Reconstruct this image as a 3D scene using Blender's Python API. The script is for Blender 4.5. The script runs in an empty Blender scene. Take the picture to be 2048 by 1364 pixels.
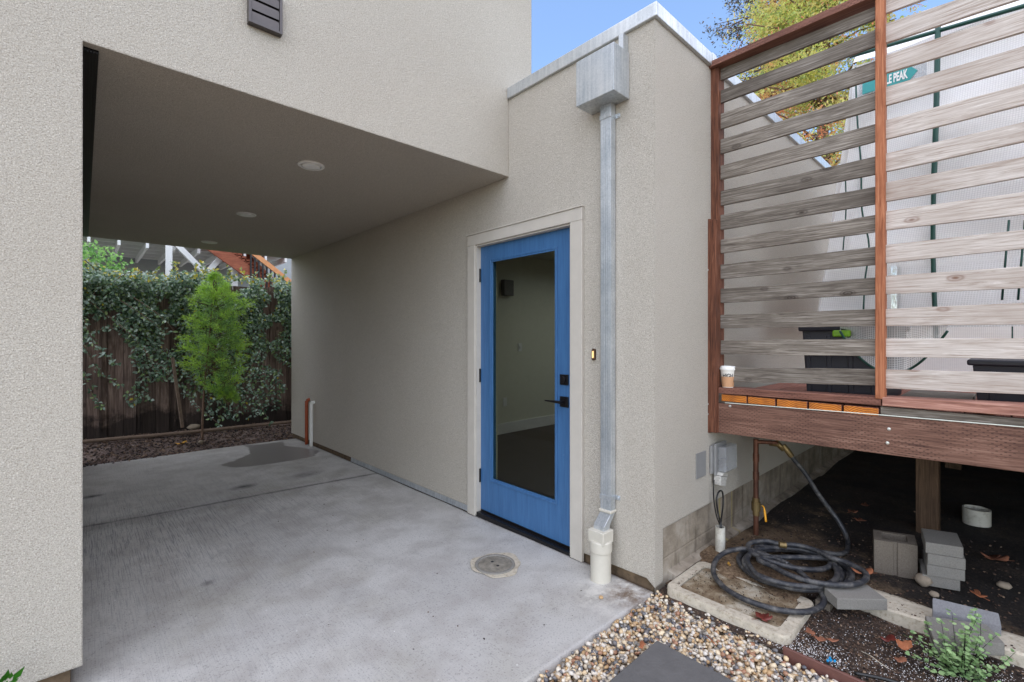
import bpy, bmesh, math, random
import numpy as np
from mathutils import Vector, Matrix, noise as mnoise
random.seed(7); rng = np.random.default_rng(7)
scene = bpy.context.scene
COL = scene.collection
# ------------------------------------------------------------------ camera
F = 927.0; HOR = 675.0; CX = 1024.0; CH = 1.34
FW = (0.6795, 0.7335); RT = (0.7335, -0.6795)
cam_d = bpy.data.cameras.new("camera"); cam = bpy.data.objects.new("camera", cam_d); COL.objects.link(cam)
cam.location = (0, 0, CH)
cam.rotation_euler = (math.radians(90), 0, -math.atan2(FW[0], FW[1]))
cam_d.sensor_width = 36; cam_d.lens = 36*F/2048; cam_d.shift_y = -(682-HOR)/2048
cam_d.clip_start = 0.05; cam_d.clip_end = 3000
scene.camera = cam
# ------------------------------------------------------------------ world, sun, exposure
SUN_EL, SUN_AZ = 70.0, 252.0      # compass style: 0 = +Y, 90 = +X
w = bpy.data.worlds.new("World"); scene.world = w; w.use_nodes = True
wn = w.node_tree; bg = wn.nodes["Background"]
sky = wn.nodes.new("ShaderNodeTexSky"); sky.sky_type = 'NISHITA'; sky.sun_disc = False
sky.sun_elevation = math.radians(SUN_EL); sky.sun_rotation = math.radians(SUN_AZ)
sky.altitude = 100; sky.air_density = 1.0; sky.dust_density = 0.3; sky.ozone_density = 2.0
wn.links.new(sky.outputs[0], bg.inputs[0]); bg.inputs[1].default_value = 0.098
sd = bpy.data.lights.new("sun", 'SUN'); sun = bpy.data.objects.new("sun", sd); COL.objects.link(sun)
sd.energy = 1.5; sd.angle = math.radians(160); sd.color = (1.0, 0.91, 0.80)
dv = Vector((math.sin(math.radians(SUN_AZ))*math.cos(math.radians(SUN_EL)), math.cos(math.radians(SUN_AZ))*math.cos(math.radians(SUN_EL)), math.sin(math.radians(SUN_EL))))
sun.rotation_euler = dv.to_track_quat('Z', 'Y').to_euler()
sun.location = (-4, -6, 12)
vs = scene.view_settings; vs.view_transform = 'Standard'; vs.look = 'None'; vs.gamma = 1; vs.exposure = 1.72
scene.cycles.max_bounces = 8; scene.cycles.diffuse_bounces = 5; scene.cycles.transparent_max_bounces = 16

# ------------------------------------------------------------------ photo measuring helpers (world positions on real planes)
def ray(px):
    r = (px-CX)/F
    return FW[0]+RT[0]*r, FW[1]+RT[1]*r
def onX(px, py, X):
    a, b = ray(px); d = X/a
    return Vector((X, d*b, CH-(py-HOR)/F*d))
def onY(px, py, Y):
    a, b = ray(px); d = Y/b
    return Vector((d*a, Y, CH-(py-HOR)/F*d))
def onZ(px, py, Z=0.0):
    a, b = ray(px); d = (CH-Z)*F/(py-HOR)
    return Vector((d*a, d*b, Z))
def onD(px, py, d):
    a, b = ray(px)
    return Vector((d*a, d*b, CH-(py-HOR)/F*d))
def proj(p):
    d = p[0]*FW[0]+p[1]*FW[1]; r = p[0]*RT[0]+p[1]*RT[1]
    return CX+F*r/d, HOR-(p[2]-CH)*F/d
def lin(c):
    c = c/255.0
    return c/12.92 if c <= 0.04045 else ((c+0.055)/1.055)**2.4
def S(r, g, b): return (lin(r), lin(g), lin(b), 1)

# ------------------------------------------------------------------ material helpers
class NT:
    def __init__(s, name, rough=0.8, metal=0.0, col=None, spec=None):
        s.m = bpy.data.materials.new(name); s.m.use_nodes = True; s.t = s.m.node_tree
        s.b = s.t.nodes["Principled BSDF"]; s.out = s.t.nodes["Material Output"]
        s.set('Roughness', rough); s.set('Metallic', metal)
        if col is not None: s.set('Base Color', col)
        if spec is not None: s.set('Specular IOR Level', spec)
        s._c = None
    def set(s, k, v):
        if isinstance(v, bpy.types.NodeSocket): s.t.links.new(v, s.b.inputs[k])
        else: s.b.inputs[k].default_value = v
    def n(s, typ, props=None, **inp):
        nd = s.t.nodes.new('ShaderNode'+typ)
        for k, v in (props or {}).items(): setattr(nd, k, v)
        for k, v in inp.items():
            k2 = k.replace('_', ' ')
            key = int(k[1:]) if k[0] == 'i' and k[1:].isdigit() else k2
            sock = nd.inputs[key]
            if isinstance(v, bpy.types.NodeSocket): s.t.links.new(v, sock)
            else: sock.default_value = v
        return nd
    def co(s):
        if s._c is None: s._c = s.n('TexCoord').outputs['Object']
        return s._c
    def mapv(s, scale=(1, 1, 1), loc=(0, 0, 0), rot=(0, 0, 0), vec=None):
        return s.n('Mapping', Vector=vec or s.co(), Scale=scale, Location=loc, Rotation=rot).outputs[0]
    def noise(s, scale, detail=4, rough=0.55, vec=None, dist=0.0):
        return s.n('TexNoise', Vector=vec or s.co(), Scale=scale, Detail=detail, Roughness=rough, Distortion=dist).outputs[0]
    def voro(s, scale, vec=None, feature='F1', out=0, rnd=1.0):
        return s.n('TexVoronoi', {'feature': feature}, Vector=vec or s.co(), Scale=scale, Randomness=rnd).outputs[out]
    def ramp(s, fac, stops, interp='LINEAR'):
        nd = s.t.nodes.new('ShaderNodeValToRGB'); s.t.links.new(fac, nd.inputs[0]); cr = nd.color_ramp; cr.interpolation = interp
        while len(cr.elements) < len(stops): cr.elements.new(0.5)
        for e, (p, c) in zip(cr.elements, stops):
            e.position = p; e.color = c if hasattr(c, '__len__') else (c, c, c, 1)
        return nd.outputs[0]
    def mix(s, fac, a, b, mode='MIX'):
        nd = s.t.nodes.new('ShaderNodeMix'); nd.data_type = 'RGBA'; nd.blend_type = mode
        for sock, v in ((nd.inputs[0], fac), (nd.inputs[6], a), (nd.inputs[7], b)):
            if isinstance(v, bpy.types.NodeSocket): s.t.links.new(v, sock)
            else: sock.default_value = v
        return nd.outputs[2]
    def math(s, op, a, b=0.0, clamp=False):
        nd = s.n('Math', {'operation': op, 'use_clamp': clamp})
        for i, v in enumerate((a, b)):
            if isinstance(v, bpy.types.NodeSocket): s.t.links.new(v, nd.inputs[i])
            else: nd.inputs[i].default_value = v
        return nd.outputs[0]
    def attr(s, name): return s.n('Attribute', {'attribute_name': name}).outputs['Fac']
    def island(s): return s.n('NewGeometry').outputs['Random Per Island']
    def bump(s, h, strength=0.5, dist=0.01, normal=None):
        nd = s.n('Bump', Height=h, Strength=strength, Distance=dist)
        if normal is not None: s.t.links.new(normal, nd.inputs['Normal'])
        s.t.links.new(nd.outputs[0], s.b.inputs['Normal']); return nd.outputs[0]
    def sep(s, vec=None):
        return s.n('SeparateXYZ', Vector=vec or s.co()).outputs

def m_stucco(name, c0, c1, c2):
    m = NT(name, 0.93, spec=0.2)
    g = m.noise(230, 2, 0.6); f = m.noise(300, 2, 0.5); big = m.noise(0.9, 4, 0.6)
    c = m.ramp(g, [(0.32, c0), (0.47, c1), (0.56, c1), (0.70, c2)])
    c = m.mix(m.ramp(f, [(0.32, 0.45), (0.42, 0.0)]), c, (c0[0]*0.62, c0[1]*0.62, c0[2]*0.6, 1))
    c = m.mix(m.ramp(big, [(0.35, 0.0), (0.7, 0.16)]), c, (c0[0]*0.9, c0[1]*0.82, c0[2]*0.72, 1))
    m.set('Base Color', c)
    bev = m.n('Bevel', {'samples': 4}, Radius=0.012).outputs[0]
    h = m.math('ADD', m.noise(150, 3, 0.7), m.math('MULTIPLY', m.noise(30, 2), 0.2))
    m.bump(h, 0.85, 0.007, bev)
    return m.m
STUCCO = m_stucco("stucco", S(156, 148, 137), S(187, 180, 168), S(216, 210, 199))

def m_wood(name, axis, cols, scale=1.0, knots=0.5, rough=0.75, knotcol=S(70, 42, 28), incise=False, vary=0.35, grey=None, damp=False):
    """cols: dark, mid, light; axis = the grain direction"""
    m = NT(name, rough, spec=0.3)
    isl = m.island()
    off = m.n('CombineXYZ', X=m.math('MULTIPLY', isl, 31.0), Y=m.math('MULTIPLY', isl, 17.0), Z=m.math('MULTIPLY', isl, 23.0)).outputs[0]
    v = m.n('VectorMath', {'operation': 'ADD'}, i0=m.co(), i1=off).outputs[0]
    sc = [20, 20, 20]; sc[axis] = 1.1
    vv = m.mapv(tuple(x*scale for x in sc), vec=v)
    warp = m.noise(2.2, 3, 0.5, vec=vv, dist=1.0)
    g = m.noise(3.2, 7, 0.68, vec=vv, dist=1.6)
    fine = [190, 190, 190]; fine[axis] = 4
    fg = m.noise(1.0, 3, 0.6, vec=m.mapv(tuple(fine), vec=v))
    t = m.math('ADD', m.math('MULTIPLY', g, 0.65), m.math('MULTIPLY', fg, 0.35))
    c = m.ramp(t, [(0.35, cols[0]), (0.5, cols[1]), (0.65, cols[2])])
    c = m.mix(m.ramp(m.noise(1.7, 4, 0.65, vec=v), [(0.50, 0.0), (0.68, 0.5)]), c, cols[0])
    if grey: c = m.mix(m.ramp(m.noise(2.5, 4, 0.6, vec=v), [(0.42, 0.0), (0.62, 0.85)]), c, grey)
    c = m.mix(m.ramp(isl, [(0.0, vary), (1.0, 0.0)]), c, tuple(x*0.55 for x in cols[0][:3])+(1,))
    ks = [9, 9, 9]; ks[axis] = 4.5
    vn = m.n('TexVoronoi', {'feature': 'F1'}, Vector=m.mapv(tuple(ks), vec=v), Scale=1.0)
    d = vn.outputs[0]
    ring = m.math('MULTIPLY', m.math('ADD', m.math('SINE', m.math('MULTIPLY', d, 95.0)), 1.0), 0.5)
    kmask = m.math('MULTIPLY', m.ramp(d, [(0.10, 1.0), (0.20, 0.0)]), knots)
    kmask = m.math('MULTIPLY', kmask, m.ramp(m.n('SeparateColor', Color=vn.outputs[1]).outputs[0], [(0.12, 0.0), (0.16, 1.0)]))
    c = m.mix(m.math('MULTIPLY', kmask, m.math('ADD', m.math('MULTIPLY', ring, 0.6), 0.4)), c, knotcol)
    h = t
    if incise:
        br = m.n('TexBrick', {'offset': 0.5}, Vector=m.n('CombineXYZ', X=m.sep()[axis], Y=m.sep()[2], Z=0.0).outputs[0], Scale=1.0, Mortar_Size=0.0035)
        br.inputs['Brick Width'].default_value = 0.026; br.inputs['Row Height'].default_value = 0.0095
        # short incised dashes: a sine grid thresholded
        sx = m.math('SINE', m.math('MULTIPLY', m.sep()[axis], 2*math.pi/0.024))
        row = m.math('FLOOR', m.math('MULTIPLY', m.sep()[2], 1/0.0105))
        sx = m.math('SINE', m.math('ADD', m.math('MULTIPLY', m.sep()[axis], 2*math.pi/0.026), m.math('MULTIPLY', row, math.pi)))
        sz = m.math('SINE', m.math('MULTIPLY', m.sep()[2], 2*math.pi/0.0105))
        dash = m.math('MULTIPLY', m.ramp(sx, [(0.55, 0.0), (0.7, 1.0)]), m.ramp(sz, [(0.3, 0.0), (0.6, 1.0)]))
        dash = m.math('MULTIPLY', dash, m.ramp(m.noise(7, 3), [(0.40, 0.0), (0.55, 1.0)]))
        c = m.mix(m.math('MULTIPLY', dash, 0.7), c, tuple(x*0.35 for x in cols[0][:3])+(1,))
        h = m.math('SUBTRACT', t, m.math('MULTIPLY', dash, 0.8))
        m.t.nodes.remove(br)
    if damp:
        e = m.math('ADD', m.sep()[2], m.math('MULTIPLY', m.math('SUBTRACT', m.noise(3.0, 5, 0.7), 0.5), 0.9))
        c = m.mix(m.ramp(e, [(0.12, 0.85), (0.28, 0.0)]), c, S(34, 28, 26))
    m.set('Base Color', c); m.bump(h, 0.45, 0.004)
    return m.m
RED0 = (S(84, 40, 26), S(135, 72, 48), S(168, 98, 68))
POST = m_wood("redwood_post", 2, (S(120, 68, 44), S(172, 108, 74), S(200, 140, 104)), knots=0.4, vary=0.15)
POSTD = m_wood("redwood_post_dark", 2, (S(54, 34, 26), S(118, 72, 52), S(158, 106, 80)), knots=0.4)
RAIL = m_wood("redwood_rail", 1, (S(84, 54, 44), S(126, 84, 70), S(154, 112, 96)), knots=0.4, incise=True, vary=0.2)
RIM = m_wood("treated_rim", 1, (S(74, 50, 42), S(114, 82, 68), S(144, 110, 94)), knots=0.6, incise=True, vary=0.1)
GREYD = m_wood("weathered_grey_slat", 1, (S(78, 69, 61), S(128, 119, 108), S(178, 169, 158)), knots=0.9, knotcol=S(52, 42, 36), vary=0.42)
PALE = m_wood("pale_slat", 1, (S(150, 132, 118), S(190, 179, 169), S(218, 210, 202)), knots=0.9, knotcol=S(112, 74, 52), vary=0.12)
DECK = m_wood("deck_boards", 0, (S(112, 66, 52), S(160, 104, 86), S(190, 140, 122)), knots=0.3)
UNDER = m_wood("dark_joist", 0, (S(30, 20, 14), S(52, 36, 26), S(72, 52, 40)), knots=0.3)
SUPPORT = m_wood("support_wood", 2, (S(60, 44, 32), S(98, 76, 58), S(124, 100, 78)), knots=0.3)
FENCE = m_wood("old_fence", 2, (S(70, 58, 52), S(128, 108, 98), S(174, 154, 142)), knots=0.8, knotcol=S(28, 20, 18), vary=0.6, scale=0.45, damp=True)
STAIR = m_wood("stair_redwood", 0, (S(96, 48, 36), S(160, 92, 68), S(200, 130, 96)), knots=0.2)

def m_endgrain():
    m = NT("board_end_grain", 0.7)
    isl = m.island(); p = m.sep()
    y = m.math('ADD', p[1], m.math('MULTIPLY', isl, 3.0)); z = m.math('ADD', p[2], m.math('MULTIPLY', isl, 0.1))
    yy = m.math('SUBTRACT', m.math('MODULO', m.math('ABSOLUTE', y), 0.16), 0.07)
    zz = m.math('SUBTRACT', z, 0.93)
    r = m.math('SQRT', m.math('ADD', m.math('MULTIPLY', yy, yy), m.math('MULTIPLY', zz, zz)))
    ring = m.math('SINE', m.math('ADD', m.math('MULTIPLY', r, 620.0), m.math('MULTIPLY', m.noise(40, 2), 3.0)))
    c = m.ramp(m.math('ADD', m.math('MULTIPLY', ring, 0.5), 0.5), [(0.1, S(146, 74, 10)), (0.8, S(206, 126, 34))])
    c = m.mix(m.ramp(m.noise(20, 4), [(0.4, 0.0), (0.7, 0.6)]), c, S(120, 62, 16))
    m.set('Base Color', c); return m.m
ENDG = m_endgrain()

def m_metal(name, c0, c1, rough=0.38, metal=0.9, spangle=True):
    m = NT(name, rough, metal)
    v = m.voro(160, out=1) if spangle else m.noise(20)
    n1 = m.noise(6, 5, 0.6); st = m.noise(1.0, 4, 0.6, vec=m.mapv((60, 60, 2.0)))
    f = m.math('ADD', m.math('MULTIPLY', m.n('SeparateColor', Color=v).outputs[0] if spangle else v, 0.10), m.math('ADD', m.math('MULTIPLY', n1, 0.45), m.math('MULTIPLY', st, 0.45)))
    m.set('Base Color', m.ramp(f, [(0.34, c0), (0.66, c1)]))
    m.set('Roughness', m.ramp(f, [(0.3, rough+0.12), (0.7, rough-0.08)]))
    m.bump(n1, 0.06, 0.004)
    return m.m
GALV = m_metal("galvanised_steel", S(164, 171, 176), S(218, 221, 223), 0.36, 0.7)
COPING = m_metal("galvanised_coping", S(176, 180, 182), S(214, 216, 216), 0.45, 0.75)
COPPER = m_metal("aged_copper", S(74, 48, 38), S(134, 90, 70), 0.5, 0.6, False)
BRASS = m_metal("brass", S(96, 80, 52), S(156, 134, 92), 0.45, 0.7, False)

def m_plain(name, col, rough=0.6, metal=0.0, var=0.12, scale=12, bump=0.0, spec=None, dirt=None):
    m = NT(name, rough, metal, spec=spec)
    n1 = m.noise(scale, 4, 0.6)
    c = m.ramp(n1, [(0.3, tuple(x*(1-var) for x in col[:3])+(1,)), (0.7, tuple(min(1, x*(1+var)) for x in col[:3])+(1,))])
    if dirt: c = m.mix(m.ramp(m.noise(scale*1.7, 5, 0.7), [(0.5, 0.0), (0.72, 0.7)]), c, dirt)
    m.set('Base Color', c)
    if bump: m.bump(m.noise(scale*6, 3), bump, 0.003)
    return m.m
TRIM = m_plain("door_trim_paint", S(190, 183, 172), 0.55, var=0.05)
PVC = m_plain("painted_pvc", S(196, 190, 176), 0.45, var=0.06)
WPVC = m_plain("white_pvc", S(196, 192, 180), 0.5, var=0.08, dirt=S(120, 104, 84))
BLACKM = m_plain("black_hardware", S(26, 24, 25), 0.35, 0.3)
BRONZE = m_plain("vent_bronze", S(84, 79, 78), 0.32, 0.55, var=0.1)
CONCD = m_plain("damp_foundation", S(104, 86, 66), 0.9, var=0.35, scale=9, bump=0.6, dirt=S(48, 38, 28))
CONCP = m_plain("grey_concrete_block", S(138, 134, 127), 0.92, var=0.12, scale=160, bump=0.9, dirt=S(104, 98, 90))
CONCB = m_plain("blue_grey_concrete", S(124, 123, 125), 0.9, var=0.14, scale=150, bump=0.8)
CONCW = m_plain("brown_concrete_block", S(122, 112, 100), 0.95, var=0.16, scale=130, bump=1.0, dirt=S(78, 68, 54))
CONCT = m_plain("tan_concrete", S(188, 178, 160), 0.92, var=0.14, scale=30, bump=0.8, dirt=S(122, 102, 78))
STONE = m_plain("stepping_stone", S(92, 90, 89), 0.8, var=0.12, scale=14, bump=0.6)
DARK = m_plain("dark_void", S(20, 17, 15), 0.95)
TOTE = m_plain("black_plastic", S(34, 34, 46), 0.42, var=0.1)
LIME = m_plain("lime_plastic", S(126, 180, 30), 0.4)
GTUBE = m_plain("green_tube", S(24, 72, 62), 0.4)
GREYBOX = m_plain("grey_plastic_box", S(134, 133, 131), 0.4, var=0.06)
PAPER = m_plain("white_paper_cup", S(226, 222, 212), 0.5, var=0.03)
LID = m_plain("white_lid", S(236, 234, 228), 0.35, var=0.02)
SLEEVE = m_plain("kraft_sleeve", S(196, 150, 112), 0.85, var=0.06, scale=60)
INK = m_plain("black_ink", S(28, 28, 30), 0.6)
WHITEP = m_plain("white_paint", S(220, 220, 218), 0.5, var=0.04)
GREYHOUSE = m_plain("grey_neighbour_siding", S(150, 154, 156), 0.7, var=0.08, scale=3)
ROOMWALL = m_plain("room_wall_paint", S(206, 206, 190), 0.7, var=0.03)
ROOMFLOOR = m_plain("room_floor", S(70, 58, 52), 0.5, var=0.1)
EDGING = m_plain("brown_edging", S(106, 70, 62), 0.5, var=0.12)
TEAL = m_plain("teal_sign_paint", S(48, 150, 148), 0.5, var=0.04)
YELLOW = m_plain("yellow_lever", S(232, 160, 20), 0.4)
CABLE = m_plain("black_cable", S(26, 25, 25), 0.4)
WTAPE = m_plain("white_string", S(220, 224, 210), 0.6)
SCREW = m_plain("screw_head", S(200, 200, 196), 0.3, 0.8)
DUSTW = m_plain("dusty_white_device", S(186, 182, 174), 0.7, var=0.2, scale=60, dirt=S(80, 74, 66))
BARK = m_plain("tree_bark", S(112, 88, 72), 0.9, var=0.3, scale=25, bump=0.8)
VINEB = m_plain("vine_stem", S(116, 98, 84), 0.9, var=0.25, scale=25)
BLUEP = m_plain("blue_chip", S(20, 150, 210), 0.5)
ROCK = m_plain("tan_rock", S(150, 136, 118), 0.9, var=0.2, scale=25, bump=0.7)
ROOF = m_plain("roof_membrane", S(150, 148, 144), 0.9)

def m_door():
    m = NT("blue_door_paint", 0.42)
    n1 = m.noise(1.0, 4, 0.6, vec=m.mapv((60, 60, 5)))
    c = m.ramp(n1, [(0.3, S(54, 94, 138)), (0.7, S(66, 110, 156))])
    c = m.mix(m.ramp(m.voro(16), [(0.022, 0.7), (0.03, 0.0)]), c, S(190, 200, 210))
    m.set('Base Color', c); m.bump(n1, 0.15, 0.002); return m.m
DOOR = m_door()
def m_glass():
    m = NT("door_glass", 0.02)
    t = m.t; tr = t.nodes.new('ShaderNodeBsdfTransparent'); tr.inputs[0].default_value = (0.76, 0.77, 0.70, 1)
    gl = t.nodes.new('ShaderNodeBsdfGlossy'); gl.inputs['Roughness'].default_value = 0.02; gl.inputs[0].default_value = (0.9, 0.95, 0.95, 1)
    fr = t.nodes.new('ShaderNodeFresnel'); fr.inputs[0].default_value = 1.35
    ff = m.math('MULTIPLY', fr.outputs[0], m.math('SUBTRACT', 1.0, m.n('NewGeometry').outputs['Backfacing']))
    mx = t.nodes.new('ShaderNodeMixShader'); t.links.new(ff, mx.inputs[0]); t.links.new(tr.outputs[0], mx.inputs[1]); t.links.new(gl.outputs[0], mx.inputs[2])
    di = t.nodes.new('ShaderNodeBsdfDiffuse'); di.inputs[0].default_value = (0.8, 0.8, 0.78, 1)
    mk = m.ramp(m.voro(9), [(0.012, 0.8), (0.02, 0.0)])
    m2 = t.nodes.new('ShaderNodeMixShader'); t.links.new(mk, m2.inputs[0]); t.links.new(mx.outputs[0], m2.inputs[1]); t.links.new(di.outputs[0], m2.inputs[2])
    t.links.new(m2.outputs[0], m.out.inputs[0]); return m.m
GLASS = m_glass()
def m_clear():
    m = NT("clear_plastic", 0.15)
    t = m.t; tr = t.nodes.new('ShaderNodeBsdfTransparent'); tr.inputs[0].default_value = (0.75, 0.77, 0.78, 1)
    mx = t.nodes.new('ShaderNodeMixShader'); mx.inputs[0].default_value = 0.25
    t.links.new(tr.outputs[0], mx.inputs[1]); t.links.new(m.b.outputs[0], mx.inputs[2]); t.links.new(mx.outputs[0], m.out.inputs[0]); return m.m
CLEAR = m_clear()
GREYDK = m_plain("dark_grey_plastic", S(104, 100, 98), 0.6)
def m_emit(name, col, st):
    m = NT(name, 0.5, col=col); m.set('Emission Color', col); m.set('Emission Strength', st); return m.m
AMBER = m_emit("amber_button", (1.0, 0.62, 0.25, 1), 0.25)
LENS = m_plain("frosted_lens", S(246, 245, 240), 0.4, var=0.02)

def m_slab():
    m = NT("broom_finished_concrete", 0.75, spec=0.35)
    big = m.noise(0.8, 5, 0.62); mid = m.noise(4.5, 5, 0.6); fine = m.noise(90, 3, 0.6)
    broom = m.noise(1.0, 4, 0.7, vec=m.mapv((300, 5.0, 10)))
    c = m.ramp(big, [(0.3, S(170, 167, 163)), (0.5, S(186, 183, 178)), (0.7, S(200, 197, 192))])
    c = m.mix(m.ramp(mid, [(0.38, 0.42), (0.56, 0.0)]), c, S(150, 143, 137))
    c = m.mix(m.ramp(m.noise(1.6, 4, 0.6, vec=m.mapv(loc=(7, 3, 1))), [(0.52, 0.0), (0.7, 0.35)]), c, S(144, 138, 122))
    c = m.mix(m.ramp(m.noise(120, 2, 0.6), [(0.32, 0.6), (0.44, 0.0)]), c, S(120, 118, 117))
    bz = m.attr('broom')
    c = m.mix(m.math('MULTIPLY', m.ramp(broom, [(0.51, 0.0), (0.60, 0.9)]), bz), c, S(112, 113, 117))
    c = m.mix(m.ramp(m.voro(26, rnd=1.0), [(0.035, 0.75), (0.06, 0.0)]), c, S(70, 62, 56))
    c = m.mix(m.ramp(m.voro(7.5, vec=m.mapv(loc=(3, 9, 0))), [(0.025, 0.8), (0.04, 0.0)]), c, S(206, 206, 204))
    stn = m.attr('stain'); c = m.mix(m.math('MULTIPLY', stn, m.ramp(m.noise(14, 4), [(0.3, 0.5), (0.6, 1.0)])), c, S(58, 56, 56))
    eff = m.attr('efflor'); c = m.mix(m.math('MULTIPLY', eff, m.ramp(m.noise(11, 5, 0.7), [(0.45, 0.0), (0.6, 0.9)])), c, S(206, 202, 194))
    br = m.attr('rust'); c = m.mix(m.math('MULTIPLY', br, m.ramp(m.noise(9, 5, 0.7), [(0.40, 0.0), (0.6, 0.9)])), c, S(104, 84, 66))
    wet = m.ramp(m.math('ADD', m.attr('wet'), m.math('MULTIPLY', m.math('SUBTRACT', m.noise(12, 4), 0.5), 0.5)), [(0.47, 0.0), (0.53, 1.0)])
    c = m.mix(wet, c, S(132, 127, 123))
    m.set('Base Color', c); m.set('Roughness', m.ramp(wet, [(0.0, 0.75), (1.0, 0.35)]))
    m.bump(m.math('ADD', m.math('MULTIPLY', broom, 0.6), m.math('MULTIPLY', fine, 0.5)), 0.35, 0.003)
    return m.m
SLABM = m_slab()
def m_soil(name, c0, c1, c2, specks=0.0, rough=0.95):
    m = NT(name, rough)
    n1 = m.noise(2.3, 5, 0.65); n2 = m.noise(60, 4, 0.65)
    c = m.ramp(m.math('ADD', m.math('MULTIPLY', n1, 0.5), m.math('MULTIPLY', n2, 0.5)), [(0.36, c0), (0.5, c1), (0.64, c2)])
    if specks: c = m.mix(m.ramp(m.voro(90), [(specks*0.7, 0.9), (specks, 0.0)]), c, S(196, 186, 176))
    m.set('Base Color', c); m.bump(m.math('ADD', n2, m.noise(160, 3, 0.7)), 0.9, 0.012); return m.m
SOIL = m_soil("dark_soil", S(32, 24, 19), S(66, 50, 40), S(116, 92, 72), 0.16)
MUD = m_soil("damp_mud", S(44, 33, 25), S(102, 80, 58), S(156, 132, 104))
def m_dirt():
    m = NT("deck_shaded_dirt", 0.95); n1 = m.noise(3.0, 6, 0.7); n2 = m.noise(70, 4, 0.65)  # deck shade painted into the dirt colour, lighter where light reaches in
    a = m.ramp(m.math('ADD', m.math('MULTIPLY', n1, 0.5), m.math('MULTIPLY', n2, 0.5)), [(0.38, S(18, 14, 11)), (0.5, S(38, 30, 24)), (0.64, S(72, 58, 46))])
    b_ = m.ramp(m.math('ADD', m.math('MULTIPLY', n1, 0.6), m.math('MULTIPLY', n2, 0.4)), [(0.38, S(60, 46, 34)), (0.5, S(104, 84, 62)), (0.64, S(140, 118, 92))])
    f = m.ramp(m.math('ADD', m.attr('lit_band'), m.math('MULTIPLY', m.math('SUBTRACT', n1, 0.5), 1.1)), [(0.35, 0.0), (0.6, 1.0)])
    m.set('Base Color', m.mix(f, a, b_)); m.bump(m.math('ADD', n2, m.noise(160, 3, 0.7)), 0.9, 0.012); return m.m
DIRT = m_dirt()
BARKM = m_soil("bark_mulch", S(56, 46, 42), S(112, 94, 86), S(164, 146, 134), 0.14)
def m_grav():
    m = NT("loose_gravel", 0.8); v = m.n('TexVoronoi', {'feature': 'F1'}, Vector=m.co(), Scale=42.0)
    c = m.ramp(m.n('SeparateColor', Color=v.outputs[1]).outputs[0], [(0.0, S(212, 196, 170)), (0.3, S(190, 168, 136)), (0.5, S(226, 214, 194)), (0.7, S(150, 142, 132)), (0.85, S(200, 170, 130))], 'CONSTANT')
    c = m.mix(m.ramp(v.outputs[0], [(0.35, 0.0), (0.7, 0.8)]), c, S(92, 74, 56)); m.set('Base Color', c); m.bump(m.math('SUBTRACT', 1.0, v.outputs[0]), 0.8, 0.01); return m.m
GRAVM = m_grav()
BOUNCEG = m_plain("bounce_ground", S(186, 180, 170), 0.85)  # unseen ground made pale to bounce light back into the carport
EARTH = m_soil("bare_earth", S(60, 48, 38), S(92, 76, 60), S(120, 100, 80))
def m_pebble():
    m = NT("river_pebble", 0.5)
    i = m.island()
    cols = [S(206, 192, 168), S(190, 168, 136), S(216, 206, 188), S(186, 156, 120), S(206, 196, 180), S(104, 106, 110), S(226, 206, 172), S(166, 122, 96), S(214, 206, 194), S(128, 124, 118), S(216, 190, 150), S(84, 88, 96), S(220, 210, 194), S(186, 152, 108)]
    c = m.ramp(i, [(k/len(cols), cc) for k, cc in enumerate(cols)], 'CONSTANT')
    c = m.mix(m.ramp(m.noise(60, 4, 0.6), [(0.4, 0.22), (0.6, 0.0)]), c, S(150, 124, 98))
    m.set('Base Color', c); m.bump(m.noise(120, 3), 0.2, 0.002); return m.m
PEBBLE = m_pebble()
def m_isl(name, cols, rough=0.8):
    m = NT(name, rough); i = m.island()
    c = m.ramp(i, [(k/len(cols), cc) for k, cc in enumerate(cols)], 'CONSTANT')
    m.set('Base Color', c); return m.m
CHIPS = m_isl("bark_chips", [S(78, 56, 44), S(56, 44, 38), S(104, 80, 64), S(46, 38, 34), S(134, 112, 92), S(86, 66, 54), S(40, 33, 30), S(64, 52, 46)])
PERL = m_isl("perlite", [S(226, 224, 222), S(206, 200, 198), S(236, 232, 228), S(186, 178, 174)])
def m_leaf(name, cols, rough=0.45, trans=0.3, tipcol=None):
    m = NT(name, rough, spec=0.5); i = m.island()
    c = m.ramp(i, [(k/(len(cols)-1), cc) for k, cc in enumerate(cols)])
    if tipcol: c = m.mix(m.attr('young'), c, tipcol)
    m.set('Base Color', c)
    if trans:
        t = m.t; tl = t.nodes.new('ShaderNodeBsdfTranslucent'); t.links.new(c, tl.inputs[0])
        mx = t.nodes.new('ShaderNodeMixShader'); mx.inputs[0].default_value = trans
        t.links.new(m.b.outputs[0], mx.inputs[1]); t.links.new(tl.outputs[0], mx.inputs[2]); t.links.new(mx.outputs[0], m.out.inputs[0])
    return m.m
IVY = m_leaf("creeper_leaf", [S(66, 92, 72), S(104, 134, 108), S(146, 170, 152), S(186, 204, 190), S(118, 150, 106), S(160, 182, 120)], 0.26, 0.25, S(204, 190, 70))  # palest greens stand in for glossy highlights on the leaves
PODO = m_leaf("fern_pine_leaf", [S(84, 120, 74), S(134, 174, 100), S(170, 208, 118), S(108, 148, 92)], 0.45, 0.45, S(184, 222, 84))
BUSHM = m_leaf("bush_leaf", [S(84, 130, 70), S(122, 172, 92), S(150, 198, 110), S(170, 210, 124)], 0.5, 0.45)
ROUND = m_leaf("round_leaf", [S(120, 150, 100), S(152, 184, 124), S(182, 206, 152)], 0.5, 0.3)
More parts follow.
